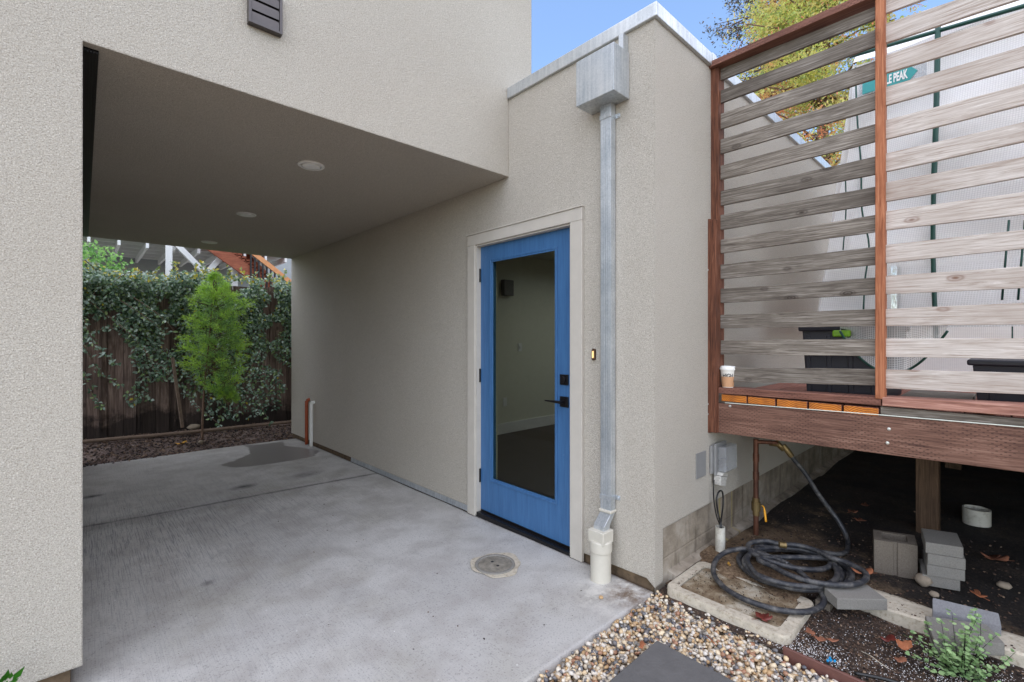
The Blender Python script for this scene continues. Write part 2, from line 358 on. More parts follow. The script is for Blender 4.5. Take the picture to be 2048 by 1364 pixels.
TREEL = m_leaf("autumn_needle", [S(132, 154, 96), S(176, 196, 104), S(214, 218, 112), S(222, 204, 122), S(184, 204, 124), S(222, 196, 132)], 0.7, 0.5, S(214, 140, 100))
TREED = m_leaf("dark_needle", [S(46, 56, 44), S(76, 84, 62), S(112, 92, 72), S(140, 112, 80)], 0.7, 0.2)
SHOOT = m_leaf("shoot_leaf", [S(38, 92, 24), S(70, 132, 40)], 0.4, 0.25)
LEAFRED = m_plain("red_dead_leaf", S(100, 40, 32), 0.5, var=0.35, scale=60)
LEAFORG = m_plain("orange_dead_leaf", S(164, 100, 66), 0.7, var=0.25, scale=60)
LEAFBR = m_plain("brown_dead_leaf", S(140, 90, 66), 0.8, var=0.3, scale=60)
LEAFY = m_plain("yellow_dead_leaf", S(214, 160, 60), 0.7, var=0.2, scale=60)
def m_hose():
    m = NT("dusty_black_rubber", 0.5, spec=0.45)
    c = m.mix(m.ramp(m.noise(24, 5, 0.7), [(0.46, 0.0), (0.74, 0.7)]), S(42, 43, 48), S(122, 118, 112))
    m.set('Base Color', c); m.bump(m.noise(220, 2), 0.2, 0.001); return m.m
HOSE = m_hose()
def m_found():
    m = NT("cmu_foundation", 0.92)
    c = m.ramp(m.noise(5, 6, 0.65), [(0.3, S(106, 96, 84)), (0.5, S(142, 130, 114)), (0.7, S(172, 162, 148))])
    c = m.mix(m.ramp(m.noise(1.0, 4, 0.6, vec=m.mapv((18, 18, 1.6))), [(0.55, 0.0), (0.68, 0.6)]), c, S(74, 62, 48))
    c = m.mix(m.math('MULTIPLY', m.ramp(m.math('ABSOLUTE', m.math('SUBTRACT', m.sep()[0], 3.03)), [(0.0, 1.0), (0.018, 0.0)]), 0.5), c, S(170, 150, 60))
    c = m.mix(m.math('MULTIPLY', m.ramp(m.math('ABSOLUTE', m.math('SUBTRACT', m.sep()[0], 3.22)), [(0.0, 1.0), (0.015, 0.0)]), 0.4), c, S(170, 150, 60))
    m.set('Base Color', c)
    # thin joint lines
    jz = m.ramp(m.math('ABSOLUTE', m.math('SUBTRACT', m.sep()[2], 0.135)), [(0.003, 0.0), (0.006, 1.0)])
    m.bump(m.math('ADD', m.math('MULTIPLY', jz, 0.5), m.noise(40, 4, 0.7)), 0.6, 0.008); return m.m
FOUND = m_found()
def m_utillid():
    m = NT("textured_lid", 0.8)
    c = m.ramp(m.noise(7, 6, 0.7), [(0.36, S(98, 76, 52)), (0.5, S(140, 124, 100)), (0.62, S(178, 168, 150))])
    m.set('Base Color', c)
    p = m.sep(); s1 = m.math('SINE', m.math('MULTIPLY', m.math('ADD', p[0], p[1]), 700.0)); s2 = m.math('SINE', m.math('MULTIPLY', m.math('SUBTRACT', p[0], p[1]), 700.0))
    m.bump(m.math('ADD', m.math('MULTIPLY', m.math('MULTIPLY', s1, s2), 0.3), m.noise(25, 4)), 0.6, 0.004); return m.m
UTIL = m_utillid()
def m_drain():
    m = NT("drain_lid_pattern", 0.6, 0.15)
    p = m.sep()
    s1 = m.math('SINE', m.math('MULTIPLY', p[0], 700.0)); s2 = m.math('SINE', m.math('MULTIPLY', p[1], 700.0))
    g = m.math('MULTIPLY', s1, s2)
    m.set('Base Color', m.ramp(m.math('ADD', m.math('MULTIPLY', g, 0.4), m.noise(30, 4)), [(0.3, S(96, 90, 80)), (0.65, S(168, 160, 146))]))
    m.bump(g, 0.5, 0.003); return m.m
DRAIN = m_drain()
def m_mesh_sheet(name, see):
    m = NT(name, 0.5)
    uv = m.n('UVMap').outputs[0]; sp = m.n('SeparateXYZ', Vector=uv).outputs
    def line(o): 
        f = m.math('FRACT', m.math('MULTIPLY', o, 1/0.0115)); return m.ramp(m.math('ABSOLUTE', m.math('SUBTRACT', f, 0.5)), [(0.36, 0.0), (0.42, 1.0)])
    ln = m.math('MAXIMUM', line(sp[0]), line(sp[1]))
    t = m.t
    wr = m.noise(5, 5, 0.65)
    c = m.mix(ln, m.ramp(wr, [(0.3, S(246, 245, 242)), (0.6, S(253, 252, 249))]), S(226, 225, 223) if see < 0.5 else S(224, 224, 222))
    m.set('Base Color', c)
    tl = t.nodes.new('ShaderNodeBsdfTranslucent'); t.links.new(c, tl.inputs[0])
    mx = t.nodes.new('ShaderNodeMixShader'); mx.inputs[0].default_value = 0.22
    t.links.new(m.b.outputs[0], mx.inputs[1]); t.links.new(tl.outputs[0], mx.inputs[2])
    tr = t.nodes.new('ShaderNodeBsdfTransparent')
    m3 = t.nodes.new('ShaderNodeMixShader')
    fac = m.math('MULTIPLY', m.math('SUBTRACT', 1.0, ln), m.math('ADD', see, m.math('MULTIPLY', m.attr('clear'), 0.6)), True)
    t.links.new(fac, m3.inputs[0]); t.links.new(mx.outputs[0], m3.inputs[1]); t.links.new(tr.outputs[0], m3.inputs[2])
    t.links.new(m3.outputs[0], m.out.inputs[0])
    m.bump(m.noise(9, 4), 0.4, 0.02)
    return m.m
GHM = m_mesh_sheet("reinforced_white_film", 0.04)
GHC = m_mesh_sheet("reinforced_clear_film", 0.62)

# ------------------------------------------------------------------ mesh builder
class MB:
    def __init__(s): s.v = []; s.f = []; s.mi = []; s.cur = 0
    def add(s, vs_, fs):
        o = len(s.v); s.v += [tuple(v) for v in vs_]
        for f in fs: s.f.append(tuple(i+o for i in f)); s.mi.append(s.cur)
        return s
    def box(s, x0, x1, y0, y1, z0, z1):
        return s.hexa([(x0, y0, z0), (x1, y0, z0), (x1, y1, z0), (x0, y1, z0), (x0, y0, z1), (x1, y0, z1), (x1, y1, z1), (x0, y1, z1)])
    def hexa(s, p): return s.add(p, [(0, 3, 2, 1), (4, 5, 6, 7), (0, 1, 5, 4), (1, 2, 6, 5), (2, 3, 7, 6), (3, 0, 4, 7)])
    def prism(s, poly, off):
        off = Vector(off); n = len(poly); a = [Vector(p) for p in poly]; b = [p+off for p in a]
        fs = [tuple(range(n))[::-1], tuple(range(n, 2*n))]+[(i, (i+1) % n, (i+1) % n+n, i+n) for i in range(n)]
        return s.add(a+b, fs)
    def beam(s, p0, p1, w_, h_, up=(0, 0, 1)):
        p0 = Vector(p0); p1 = Vector(p1); d = (p1-p0).normalized(); u = Vector(up)
        sd_ = d.cross(u)
        if sd_.length < 1e-4: sd_ = d.cross(Vector((1, 0, 0)))
        sd_.normalize(); u = sd_.cross(d).normalized()
        a = sd_*w_/2; b = u*h_/2
        return s.hexa([p0-a-b, p1-a-b, p1+a-b, p0+a-b, p0-a+b, p1-a+b, p1+a+b, p0+a+b])
    def tube(s, pts, r, n=10, caps=True):
        pts = [Vector(p) for p in pts]; rs = r if hasattr(r, '__len__') else [r]*len(pts)
        t0 = (pts[1]-pts[0]).normalized(); u = t0.orthogonal().normalized(); vs_ = []
        for i, p in enumerate(pts):
            t = (pts[min(i+1, len(pts)-1)]-pts[max(i-1, 0)]).normalized()
            u = (u-t*u.dot(t)).normalized(); v = t.cross(u)
            for k in range(n):
                a = 2*math.pi*k/n; vs_.append(p+(u*math.cos(a)+v*math.sin(a))*rs[i])
        fs = [(i*n+k, i*n+(k+1) % n, (i+1)*n+(k+1) % n, (i+1)*n+k) for i in range(len(pts)-1) for k in range(n)]
        if caps: fs += [tuple(range(n))[::-1], tuple(range((len(pts)-1)*n, len(pts)*n))]
        return s.add(vs_, fs)
    def lathe(s, c, prof, n=32, axis=2):
        vs_ = []; c = Vector(c)
        for r, h in prof:
            for k in range(n):
                a = 2*math.pi*k/n; x, y = r*math.cos(a), r*math.sin(a)
                vs_.append(c+(Vector((x, y, h)) if axis == 2 else Vector((h, x, y)) if axis == 0 else Vector((x, h, y))))
        m_ = len(prof)
        fs = [(i*n+k, i*n+(k+1) % n, (i+1)*n+(k+1) % n, (i+1)*n+k) for i in range(m_-1) for k in range(n)]
        if prof[0][0] > 1e-6: fs.append(tuple(range(n))[::-1])
        if prof[-1][0] > 1e-6: fs.append(tuple(range((m_-1)*n, m_*n)))
        return s.add(vs_, fs)
    def build(s, name, mats, parent=None, bevel=0.0, smooth=False, seg=2, recalc=True):
        me = bpy.data.meshes.new(name); me.from_pydata(s.v, [], s.f)
        mats = mats if isinstance(mats, (list, tuple)) else [mats]
        for m in mats: me.materials.append(m)
        if len(mats) > 1: me.polygons.foreach_set('material_index', s.mi)
        if recalc:
            bm = bmesh.new(); bm.from_mesh(me); bmesh.ops.remove_doubles(bm, verts=bm.verts, dist=1e-6) if smooth else None
            bmesh.ops.recalc_face_normals(bm, faces=bm.faces); bm.to_mesh(me); bm.free()
        if smooth: me.shade_smooth() if smooth is True else me.shade_smooth()
        me.update(); o = bpy.data.objects.new(name, me); COL.objects.link(o)
        if smooth == 'auto':
            try: me.set_sharp_from_angle(angle=math.radians(35))
            except Exception: pass
        if bevel:
            b = o.modifiers.new('bevel', 'BEVEL'); b.width = bevel; b.segments = seg; b.limit_method = 'ANGLE'; b.angle_limit = math.radians(40)
        if parent: setpar(o, parent)
        return o
def setpar(o, parent):
    o.parent = parent; o.matrix_parent_inverse = Matrix.Translation(parent.location).inverted() if parent.parent is None and parent.type == 'EMPTY' else Matrix.Identity(4)
    if parent.type != 'EMPTY': o.matrix_parent_inverse = Matrix.Identity(4) if parent.parent else Matrix.Translation(parent.location).inverted()
def tag(o, label=None, cat=None, group=None, kind=None):
    if label: o['label'] = label
    if cat: o['category'] = cat
    if group: o['group'] = group
    if kind: o['kind'] = kind
    return o
def thing(name, loc, label, cat, group=None):
    o = bpy.data.objects.new(name, None); o.empty_display_size = 0.1; COL.objects.link(o); o.location = loc
    return tag(o, label, cat, group)
def struct(o): o['kind'] = 'structure'; return o
def crom(pts, k=8):
    pts = [Vector(p) for p in pts]; out = []
    for i in range(len(pts)-1):
        p0 = pts[max(i-1, 0)]; p1 = pts[i]; p2 = pts[i+1]; p3 = pts[min(i+2, len(pts)-1)]
        for j in range(k):
            t = j/k; out.append(0.5*((2*p1)+(p2-p0)*t+(2*p0-5*p1+4*p2-p3)*t*t+(3*p1-p0-3*p2+p3)*t*t*t))
    out.append(pts[-1]); return out
def text_mesh(txt, size, ext=0.0008, bold=True):
    cu = bpy.data.curves.new("lettering", 'FONT'); cu.body = txt; cu.size = size; cu.extrude = ext; cu.align_x = 'LEFT'
    if bold: cu.offset = size*0.035
    o = bpy.data.objects.new("lettering", cu); COL.objects.link(o); bpy.context.view_layer.update()
    me = bpy.data.meshes.new_from_object(o.evaluated_get(bpy.context.evaluated_depsgraph_get()))
    vs_ = [tuple(v.co) for v in me.vertices]; fs = [tuple(p.vertices) for p in me.polygons]
    bpy.data.objects.remove(o); bpy.data.curves.remove(cu); bpy.data.meshes.remove(me); return vs_, fs
def in_poly(x, y, poly):
    c = False; n = len(poly)
    for i in range(n):
        x0, y0 = poly[i]; x1, y1 = poly[(i+1) % n]
        if (y0 > y) != (y1 > y) and x < (x1-x0)*(y-y0)/(y1-y0)+x0: c = not c
    return c
def pdist(x, y, poly):
    b = 1e9; n = len(poly)
    for i in range(n):
        x0, y0 = poly[i]; x1, y1 = poly[(i+1) % n]; dx, dy = x1-x0, y1-y0
        t = max(0, min(1, ((x-x0)*dx+(y-y0)*dy)/(dx*dx+dy*dy+1e-12))); b = min(b, math.hypot(x-x0-t*dx, y-y0-t*dy))
    return b
def np_mesh(name, V, Fc, mat, parent=None, smooth=False, attrs=None):
    me = bpy.data.meshes.new(name); V = np.asarray(V, dtype=np.float32); Fc = np.asarray(Fc, dtype=np.int32); k = Fc.shape[1]
    me.vertices.add(len(V)); me.vertices.foreach_set('co', V.ravel()); me.loops.add(Fc.size); me.loops.foreach_set('vertex_index', Fc.ravel())
    me.polygons.add(len(Fc)); me.polygons.foreach_set('loop_start', np.arange(0, Fc.size, k, dtype=np.int32)); me.polygons.foreach_set('loop_total', np.full(len(Fc), k, dtype=np.int32))
    for an, av in (attrs or {}).items():
        a = me.attributes.new(an, 'FLOAT', 'POINT'); a.data.foreach_set('value', np.asarray(av, dtype=np.float32))
    me.materials.append(mat); me.update(calc_edges=True)
    if smooth: me.shade_smooth()
    o = bpy.data.objects.new(name, me); COL.objects.link(o)
    if parent: setpar(o, parent)
    return o
def leaves(P, Nrm, U, L, W, fold=0.25, young=None):
    """folded leaf blades: P base, U direction, Nrm facing; 6 vertices, 2 quads pairs (4 tris-ish quads)"""
    P = np.asarray(P); U = U/np.linalg.norm(U, axis=1, keepdims=True)
    Sd = np.cross(U, Nrm); Sd /= np.linalg.norm(Sd, axis=1, keepdims=True)+1e-9; Nn = np.cross(Sd, U)
    L = L[:, None]; W = W[:, None]
    v0 = P; v1 = P+U*L*0.45+Sd*W*0.5+Nn*W*fold; v2 = P+U*L; v3 = P+U*L*0.45-Sd*W*0.5+Nn*W*fold; vm = P+U*L*0.5
    V = np.stack([v0, v1, v2, vm, v3], 1).reshape(-1, 3); n = len(P); b = (np.arange(n)*5)[:, None]
    Fq = np.concatenate([b+np.array([[0, 1, 2, 3]]), b+np.array([[0, 3, 2, 4]])], 0)
    y = None if young is None else np.repeat(young, 5)
    return V, Fq, y
def rand_unit(n):
    v = rng.normal(size=(n, 3)); return v/np.linalg.norm(v, axis=1, keepdims=True)
def sz(y): return -0.0145*(y-1.29)            # slab fall towards the back

# ================================================================== GROUND
def grid_patch(name, x0, x1, y0, y1, step, hfun, mat, smooth=True):
    nx = max(2, int((x1-x0)/step)+1); ny = max(2, int((y1-y0)/step)+1)
    X, Y = np.meshgrid(np.linspace(x0, x1, nx), np.linspace(y0, y1, ny)); Z = np.vectorize(hfun)(X, Y)
    V = np.stack([X, Y, Z], -1).reshape(-1, 3); i = np.arange((ny-1)*(nx-1)); r = i//(nx-1); c = i % (nx-1); a = r*nx+c
    return np_mesh(name, V, np.stack([a, a+1, a+nx+1, a+nx], 1), mat, smooth=smooth)
g = MB(); R_ = 1500; g.add([(-R_, -R_, -0.35), (R_, -R_, -0.35), (R_, R_, -0.35), (-R_, R_, -0.35)], [(0, 1, 2, 3)])
struct(g.build('ground', EARTH, recalc=False))
nz = lambda x, y, s, a: mnoise.noise(Vector((x*s, y*s, 3.7)))*a
# slab
NX, NY = 111, 301
xs = np.linspace(-0.04, 2.205, NX); ys = np.linspace(1.285, 6.98, NY)
back = lambda x: 6.98-0.12*x/2.2
Vt = []; wet = []; stain = []; eff = []; rust = []; broom = []
wpoly = [(onZ(a, b, -0.06)[0], onZ(a, b, -0.06)[1]) for a, b in [(438, 928), (470, 920), (500, 905), (498, 893), (487, 888), (540, 884), (566, 880), (572, 890), (590, 892), (640, 900), (628, 912), (580, 922), (520, 930), (470, 935)]]
def blob(px, py, rx, ry=None):
    c = onZ(px, py, -0.035); return (c[0], c[1], rx, ry or rx)
spots = [blob(487, 970, 0.13, 0.09), blob(182, 987, 0.10, 0.07), blob(612, 946, 0.17, 0.12), blob(415, 1170, 0.04), blob(700, 1190, 0.12, 0.18), blob(700, 1196, 0.1, 0.14)]
sw = [1.0, 1.1, 0.6, 0.8, 0.22, 0.15]
for j, y in enumerate(ys):
    for i, x in enumerate(xs):
        yy = y if j < NY-8 else y-(0.12*x/2.2)*(j-(NY-9))/8
        Vt.append((x, yy, sz(yy)+nz(x, yy, 1.3, 0.004)))
        d = pdist(x, yy, wpoly); wet.append(0.5+(0.4 if in_poly(x, yy, wpoly) else -0.4)*min(1, d/0.08))
        s = 0
        for (cx_, cy_, rx, ry), k in zip(spots, sw):
            q = math.hypot((x-cx_)/rx, (yy-cy_)/ry); s = max(s, k*max(0, 1-q)**0.7 if q < 1 else 0)
        jy = 4.62-0.10*x
        s = max(s, 0.9*math.exp(-((yy-jy)/0.022)**2), 0.45*math.exp(-((yy-jy+0.05)/0.12)**2)*max(0, 1-x/1.8))
        stain.append(s)
        broom.append(max(0.1, min(1, 1.3-x/1.8))*max(0.25, min(1, 1-abs(yy-4.2)/2.0)))
        e = max(0, 1-math.hypot((x-2.1)/0.35, (yy-1.42)/0.25)); eff.append(min(1, e*1.6)); rust.append(min(1, 2.2*max(0, 1-math.hypot((x-2.2)/0.3, (yy-1.36)/0.16))))
i = np.arange((NY-1)*(NX-1)); r = i//(NX-1); c = i % (NX-1); a = r*NX+c
Fs = np.stack([a, a+1, a+NX+1, a+NX], 1)
# skirt down the edges so the slab has thickness
Vt = np.array(Vt); nb = len(Vt)
loop = list(range(NX))+[k*NX+NX-1 for k in range(1, NY)]+[(NY-1)*NX+k for k in range(NX-2, -1, -1)]+[k*NX for k in range(NY-2, 0, -1)]
low = Vt[loop].copy(); low[:, 2] -= 0.11
Vt = np.vstack([Vt, low]); nl = len(loop)
sk = np.array([(loop[k], nb+k, nb+(k+1) % nl, loop[(k+1) % nl]) for k in range(nl)])
Fs = np.vstack([Fs, sk]); pad = [0]*nl
slab = np_mesh('concrete_slab', Vt, Fs, SLABM, attrs={'wet': wet+pad, 'stain': stain+[0.3]*nl, 'efflor': eff+pad, 'rust': rust+pad, 'broom': broom+pad})
struct(slab)
def soil_h(x, y):
    h = 0.012+nz(x, y, 2.2, 0.02)+nz(x, y, 9, 0.008)
    if x < 2.78: h -= 0.004
    return h
struct(grid_patch('planting_soil', 2.17, 2.80, -2.5, 1.275, 0.025, lambda x, y: soil_h(x, y)-0.005, SOIL))
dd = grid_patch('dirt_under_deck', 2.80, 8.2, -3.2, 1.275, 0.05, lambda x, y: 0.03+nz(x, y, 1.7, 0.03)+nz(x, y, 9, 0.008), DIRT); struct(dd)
da = dd.data.attributes.new('lit_band', 'FLOAT', 'POINT')  # marks the band painted as if lit, near the front and wall
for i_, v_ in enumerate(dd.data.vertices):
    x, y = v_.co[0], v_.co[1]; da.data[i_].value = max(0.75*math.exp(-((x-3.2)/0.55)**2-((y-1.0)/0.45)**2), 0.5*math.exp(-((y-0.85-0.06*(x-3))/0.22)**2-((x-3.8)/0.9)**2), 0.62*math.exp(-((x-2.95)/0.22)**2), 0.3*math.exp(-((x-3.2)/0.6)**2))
struct(grid_patch('gravel_bed', -4.0, 2.175, -2.5, 1.28, 0.08, lambda x, y: -0.03+nz(x, y, 3, 0.004), GRAVM))
struct(grid_patch('soil_by_pier', -4.0, -0.045, 1.28, 2.45, 0.05, lambda x, y: -0.02+nz(x, y, 3, 0.02), SOIL))
struct(grid_patch('bark_bed', -4.0, 6.0, 6.80, 9.6, 0.05, lambda x, y: -0.115+0.02*min(1, max(0, (y-7.0)/0.3))+nz(x, y, 2.2, 0.02)+nz(x, y, 11, 0.012)+0.03*max(0, y-7.3), BARKM))
struct(grid_patch('neighbour_ground', -6, 14, 9.6, 26, 0.6, lambda x, y: -0.05, BOUNCEG))

# ================================================================== HOUSE
XW = 2.21; YF = 2.418; YR = 1.278; YB = 7.07; ZC = 2.475; ZP = 3.02
house = thing('house', (XW, YR, 0), 'beige stucco house with a carport passage through it and a blue glazed door', 'house')
b = MB()
b.prism([(-3.2, YF, 0.085), (0, YF, 0.085), (0, YF, ZC), (XW, YF, ZC), (XW, YF, ZP+0.02), (2.436, YF, ZP+0.02), (2.436, YF, 4.3), (-3.2, YF, 4.3)], (0, YB-YF, 0))
b.build('upper_wall', STUCCO, house)
# door wall (in the X = XW plane) with its opening, sloped bottom edge
dy0, dy1, dz1 = 1.835, 2.785, 2.047
b = MB()
def wallp(poly, x0=XW, x1=XW+0.2): b.prism([(x0, y, z) for y, z in poly], (x1-x0, 0, 0))
wallp([(YR, 0.02), (YR+0.05, 0.055), (dy0, sz(dy0)+0.05), (dy0, dz1), (dy1, dz1), (dy1, sz(dy1)+0.05), (YB, sz(YB)+0.05), (YB, ZP), (YR, ZP)], XW, XW+0.08)
del b.f[1], b.mi[1]            # open towards the room side, so the corner reads as one plastered surface
b.prism([(XW+0.08, YR, 0.31), (9.0, YR, 0.31), (9.0, YR, ZP), (XW+0.08, YR, ZP)], (0, 0.2, 0)); del b.f[-1], b.mi[-1]
b.box(9.0, 9.2, YR, YB, 0.0, 1.0); b.box(9.0, 9.2, YR, YB, 2.1, ZP); b.box(9.0, 9.2, YR, 2.4, 1.0, 2.1); b.box(9.0, 9.2, 4.2, YB, 1.0, 2.1)  # unseen window hole added in the end wall to light the room
b.box(XW+0.2, 9.0, YB-0.2, YB, -0.1, ZP)
b.build('wall', STUCCO, house)
b = MB(); b.prism([(XW+0.018, YR+0.02, -0.2), (XW+0.018, YB, -0.3), (XW+0.018, YB, 0.1), (XW+0.018, dy1, 0.1), (XW+0.018, dy1, -0.03), (XW+0.018, dy0, -0.03), (XW+0.018, dy0, 0.1), (XW+0.018, YR+0.02, 0.1)], (0.1, 0, 0))
b.box(-3.1, -0.035, YF+0.03, YB-0.02, -0.3, 0.09)
b.build('foundation', CONCD, house)
b = MB(); b.box(XW+0.03, 9.0, YR+0.012, YR+0.15, -0.3, 0.315)
b.add([(XW+0.15, YR-0.04, -0.1), (9, YR-0.04, -0.1), (9, YR+0.013, -0.1), (XW+0.15, YR+0.013, -0.1), (XW+0.15, YR-0.04, 0.045), (9, YR-0.04, 0.045), (9, YR+0.013, 0.06), (XW+0.15, YR+0.013, 0.06)], [(4, 5, 6, 7), (0, 1, 5, 4), (0, 4, 7, 3), (1, 2, 6, 5)])
b.build('block_foundation', FOUND, house)
# flashing strip along the base
p0 = onX(702, 928, XW); ya = p0[1]
b = MB(); b.hexa([(XW-0.004, dy1+0.085, sz(dy1)+0.004), (XW+0.012, dy1+0.085, sz(dy1)+0.004), (XW+0.012, ya, sz(ya)+0.004), (XW-0.004, ya, sz(ya)+0.004), (XW+0.003, dy1+0.085, sz(dy1)+0.062), (XW+0.012, dy1+0.085, sz(dy1)+0.062), (XW+0.012, ya, sz(ya)+0.062), (XW+0.003, ya, sz(ya)+0.062)])
b.build('base_flashing', GALV, house)
# roof and copings
b = MB(); b.box(XW+0.1, 4.6, YR+0.1, YB-0.05, 2.75, 2.9); b.box(6.6, 9.1, YR+0.1, YB-0.05, 2.75, 2.9); b.box(4.6, 6.6, YR+0.1, 1.9, 2.75, 2.9); b.box(4.6, 6.6, 3.9, YB-0.05, 2.75, 2.9); b.build('roof', ROOF, house)  # unseen skylight hole added to let daylight into the room
b = MB(); b.box(XW-0.02, XW+0.22, YR-0.02, YF-0.001, ZP+0.0, ZP+0.075); b.box(XW+0.22, 9.22, YR-0.02, YR+0.22, ZP, ZP+0.075)
b.build('coping', COPING, house, bevel=0.004)
for xx in (2.85, 4.35, 5.85, 7.35):
    b = MB(); b.box(xx, xx+0.05, YR-0.023, YR+0.223, ZP-0.003, ZP+0.078); b.build('coping_joint', COPING, house)
b = MB(); b.box(2.60, 2.80, 4.0, 6.9, 2.9, 3.55); b.box(2.58, 2.82, 3.98, 6.92, 3.55, 3.62); b.build('rear_parapet', [STUCCO], house)
# interior room
b = MB(); b.box(XW+0.2, 9.0, 4.82, 4.92, 0.0, 2.75); b.box(XW+0.2, XW+0.23, YR+0.2, dy0-0.02, 0, 2.6); b.box(XW+0.2, XW+0.23, dy1+0.02, 4.82, 0, 2.6)
b.build('interior_wall', ROOMWALL, house)
b = MB(); b.box(XW+0.2, 4.6, YR+0.2, 4.82, 2.52, 2.6); b.box(6.6, 9.0, YR+0.2, 4.82, 2.52, 2.6); b.box(4.6, 6.6, YR+0.2, 1.9, 2.52, 2.6); b.box(4.6, 6.6, 3.9, 4.82, 2.52, 2.6); b.build('interior_ceiling', ROOMWALL, house)  # ceiling left open below the added roof hole
b = MB(); b.box(XW+0.05, 9.0, YR+0.2, 6.85, -0.15, 0.0); b.build('interior_floor', ROOMFLOOR, house)
b = MB(); b.box(XW+0.25, 9.0, 4.80, 4.8195, 0.001, 0.15); b.build('baseboard', WHITEP, house, bevel=0.004)
b = MB(); b.box(4.58, 4.65, 4.81, 4.8195, 1.14, 1.26); b.box(4.605, 4.625, 4.80, 4.81, 1.18, 1.22); b.build('light_switch', WHITEP, house, bevel=0.002)
b = MB(); b.box(4.29, 4.36, 4.81, 4.8195, 0.38, 0.50); b.build('wall_outlet', WHITEP, house, bevel=0.002)
b = MB(); b.box(4.25, 4.43, 4.74, 4.8195, 1.92, 2.14); b.build('wall_box', GREYDK, house, bevel=0.01)  # plain dark box on the room wall, not a lamp
# door frame and trim
xt = XW-0.024
b = MB()
b.box(xt, XW-0.0005, dy0-0.088, dy0+0.004, sz(1.8)+0.004, 2.043); b.box(xt, XW-0.0005, dy1-0.004, dy1+0.084, sz(2.8)+0.004, 2.043); b.box(xt, XW-0.0005, dy0-0.088, dy1+0.084, 2.0435, 2.123)
b.build('door_casing', TRIM, house, bevel=0.003)
b = MB(); b.box(xt-0.008, XW-0.0005, dy0-0.092, dy1+0.088, 2.1235, 2.132)
b.box(XW-0.01, XW+0.13, dy0+0.0045, dy0+0.016, 0.0, 2.043); b.box(XW-0.01, XW+0.13, dy1-0.012, dy1-0.0045, 0.0, 2.043); b.box(XW-0.01, XW+0.13, dy0+0.016, dy1-0.012, 2.032, 2.0425)
b.build('door_frame', TRIM, house)
b = MB(); b.box(XW-0.012, XW+0.14, dy0+0.017, dy1-0.013, -0.02, 0.014); b.build('threshold', BLACKM, house, bevel=0.003)
# door leaf
X0 = XW+0.032; X1 = X0+0.045; L0, L1 = dy0+0.017, dy1-0.0135; g0, g1 = 1.998, 2.647; gz0, gz1 = 0.275, 1.915; dzb, dzt = 0.022, 2.031
b = MB(); b.box(X0, X1, L0, g0, dzb, dzt); b.box(X0, X1, g1, L1, dzb, dzt); b.box(X0, X1, g0, g1, dzb, gz0); b.box(X0, X1, g0, g1, gz1, dzt)
door = b.build('door', DOOR, house)
fr = MB()
for (w0, dx0, dx1) in ((0.0, -0.007, 0.0), (0.012, -0.003, 0.006)):
    a0, a1, c0_, c1_ = g0-0.012+w0, g1+0.012-w0, gz0-0.012+w0, gz1+0.012-w0; t_ = 0.013
    fr.box(X0+dx0, X0+dx1, a0, a0+t_, c0_, c1_); fr.box(X0+dx0, X0+dx1, a1-t_, a1, c0_, c1_)
    fr.box(X0+dx0, X0+dx1, a0+t_, a1-t_, c0_, c0_+t_); fr.box(X0+dx0, X0+dx1, a0+t_, a1-t_, c1_-t_, c1_)
def sub(o, par): o.parent = par; o.matrix_parent_inverse = Matrix.Identity(4); return o
sub(fr.build('glazing_bead', DOOR, bevel=0.002), door)
sub(MB().box(X0+0.02, X0+0.024, g0+0.002, g1-0.002, gz0+0.002, gz1-0.002).build('glass', GLASS), door)
yk = 1.927
b = MB(); b.box(X0-0.012, X0-0.0003, yk-0.033, yk+0.033, 1.04, 1.106); b.lathe((X0-0.028, yk, 1.073), [(0.0001, 0), (0.02, 0.001), (0.022, 0.016)], 24, 0)
sub(b.build('deadbolt', BLACKM, bevel=0.002), door)
b = MB(); b.box(X0-0.012, X0-0.0003, yk-0.033, yk+0.033, 0.90, 0.966); b.tube([(X0-0.012, yk, 0.933), (X0-0.055, yk, 0.933)], 0.011, 14)
b.hexa([(X0-0.062, yk-0.012, 0.926), (X0-0.05, yk-0.012, 0.926), (X0-0.046, yk+0.125, 0.93), (X0-0.056, yk+0.125, 0.93), (X0-0.062, yk-0.012, 0.944), (X0-0.05, yk-0.012, 0.944), (X0-0.046, yk+0.125, 0.938), (X0-0.056, yk+0.125, 0.938)])
sub(b.build('handle', BLACKM, bevel=0.0015), door)
for zc in (1.815, 1.05, 0.285):
    b = MB(); b.tube([(X0-0.009, L1+0.002, zc-0.052), (X0-0.009, L1+0.002, zc+0.052)], 0.0075, 10); b.box(X0-0.006, X0+0.02, L1-0.002, L1+0.0085, zc-0.05, zc+0.05); sub(b.build('hinge', BLACKM), door)
sub(MB().box(X0-0.003, X0-0.0003, L0+0.003, L1-0.003, dzb-0.008, dzb+0.006).build('door_sweep', BLACKM), door)

# soffit vent strip in the carport ceiling
b = MB()
for k in range(5): b.box(0.002+k*0.0095, 0.002+k*0.0095+0.006, YF+0.04, YB-0.05, ZC-0.014, ZC-0.0006)
b.box(0.002, 0.047, YF+0.04, YB-0.05, ZC-0.005, ZC-0.0008)
tag(b.build('soffit_vent', BLACKM), 'dark ribbed vent strip along the left edge of the carport ceiling', 'vent')
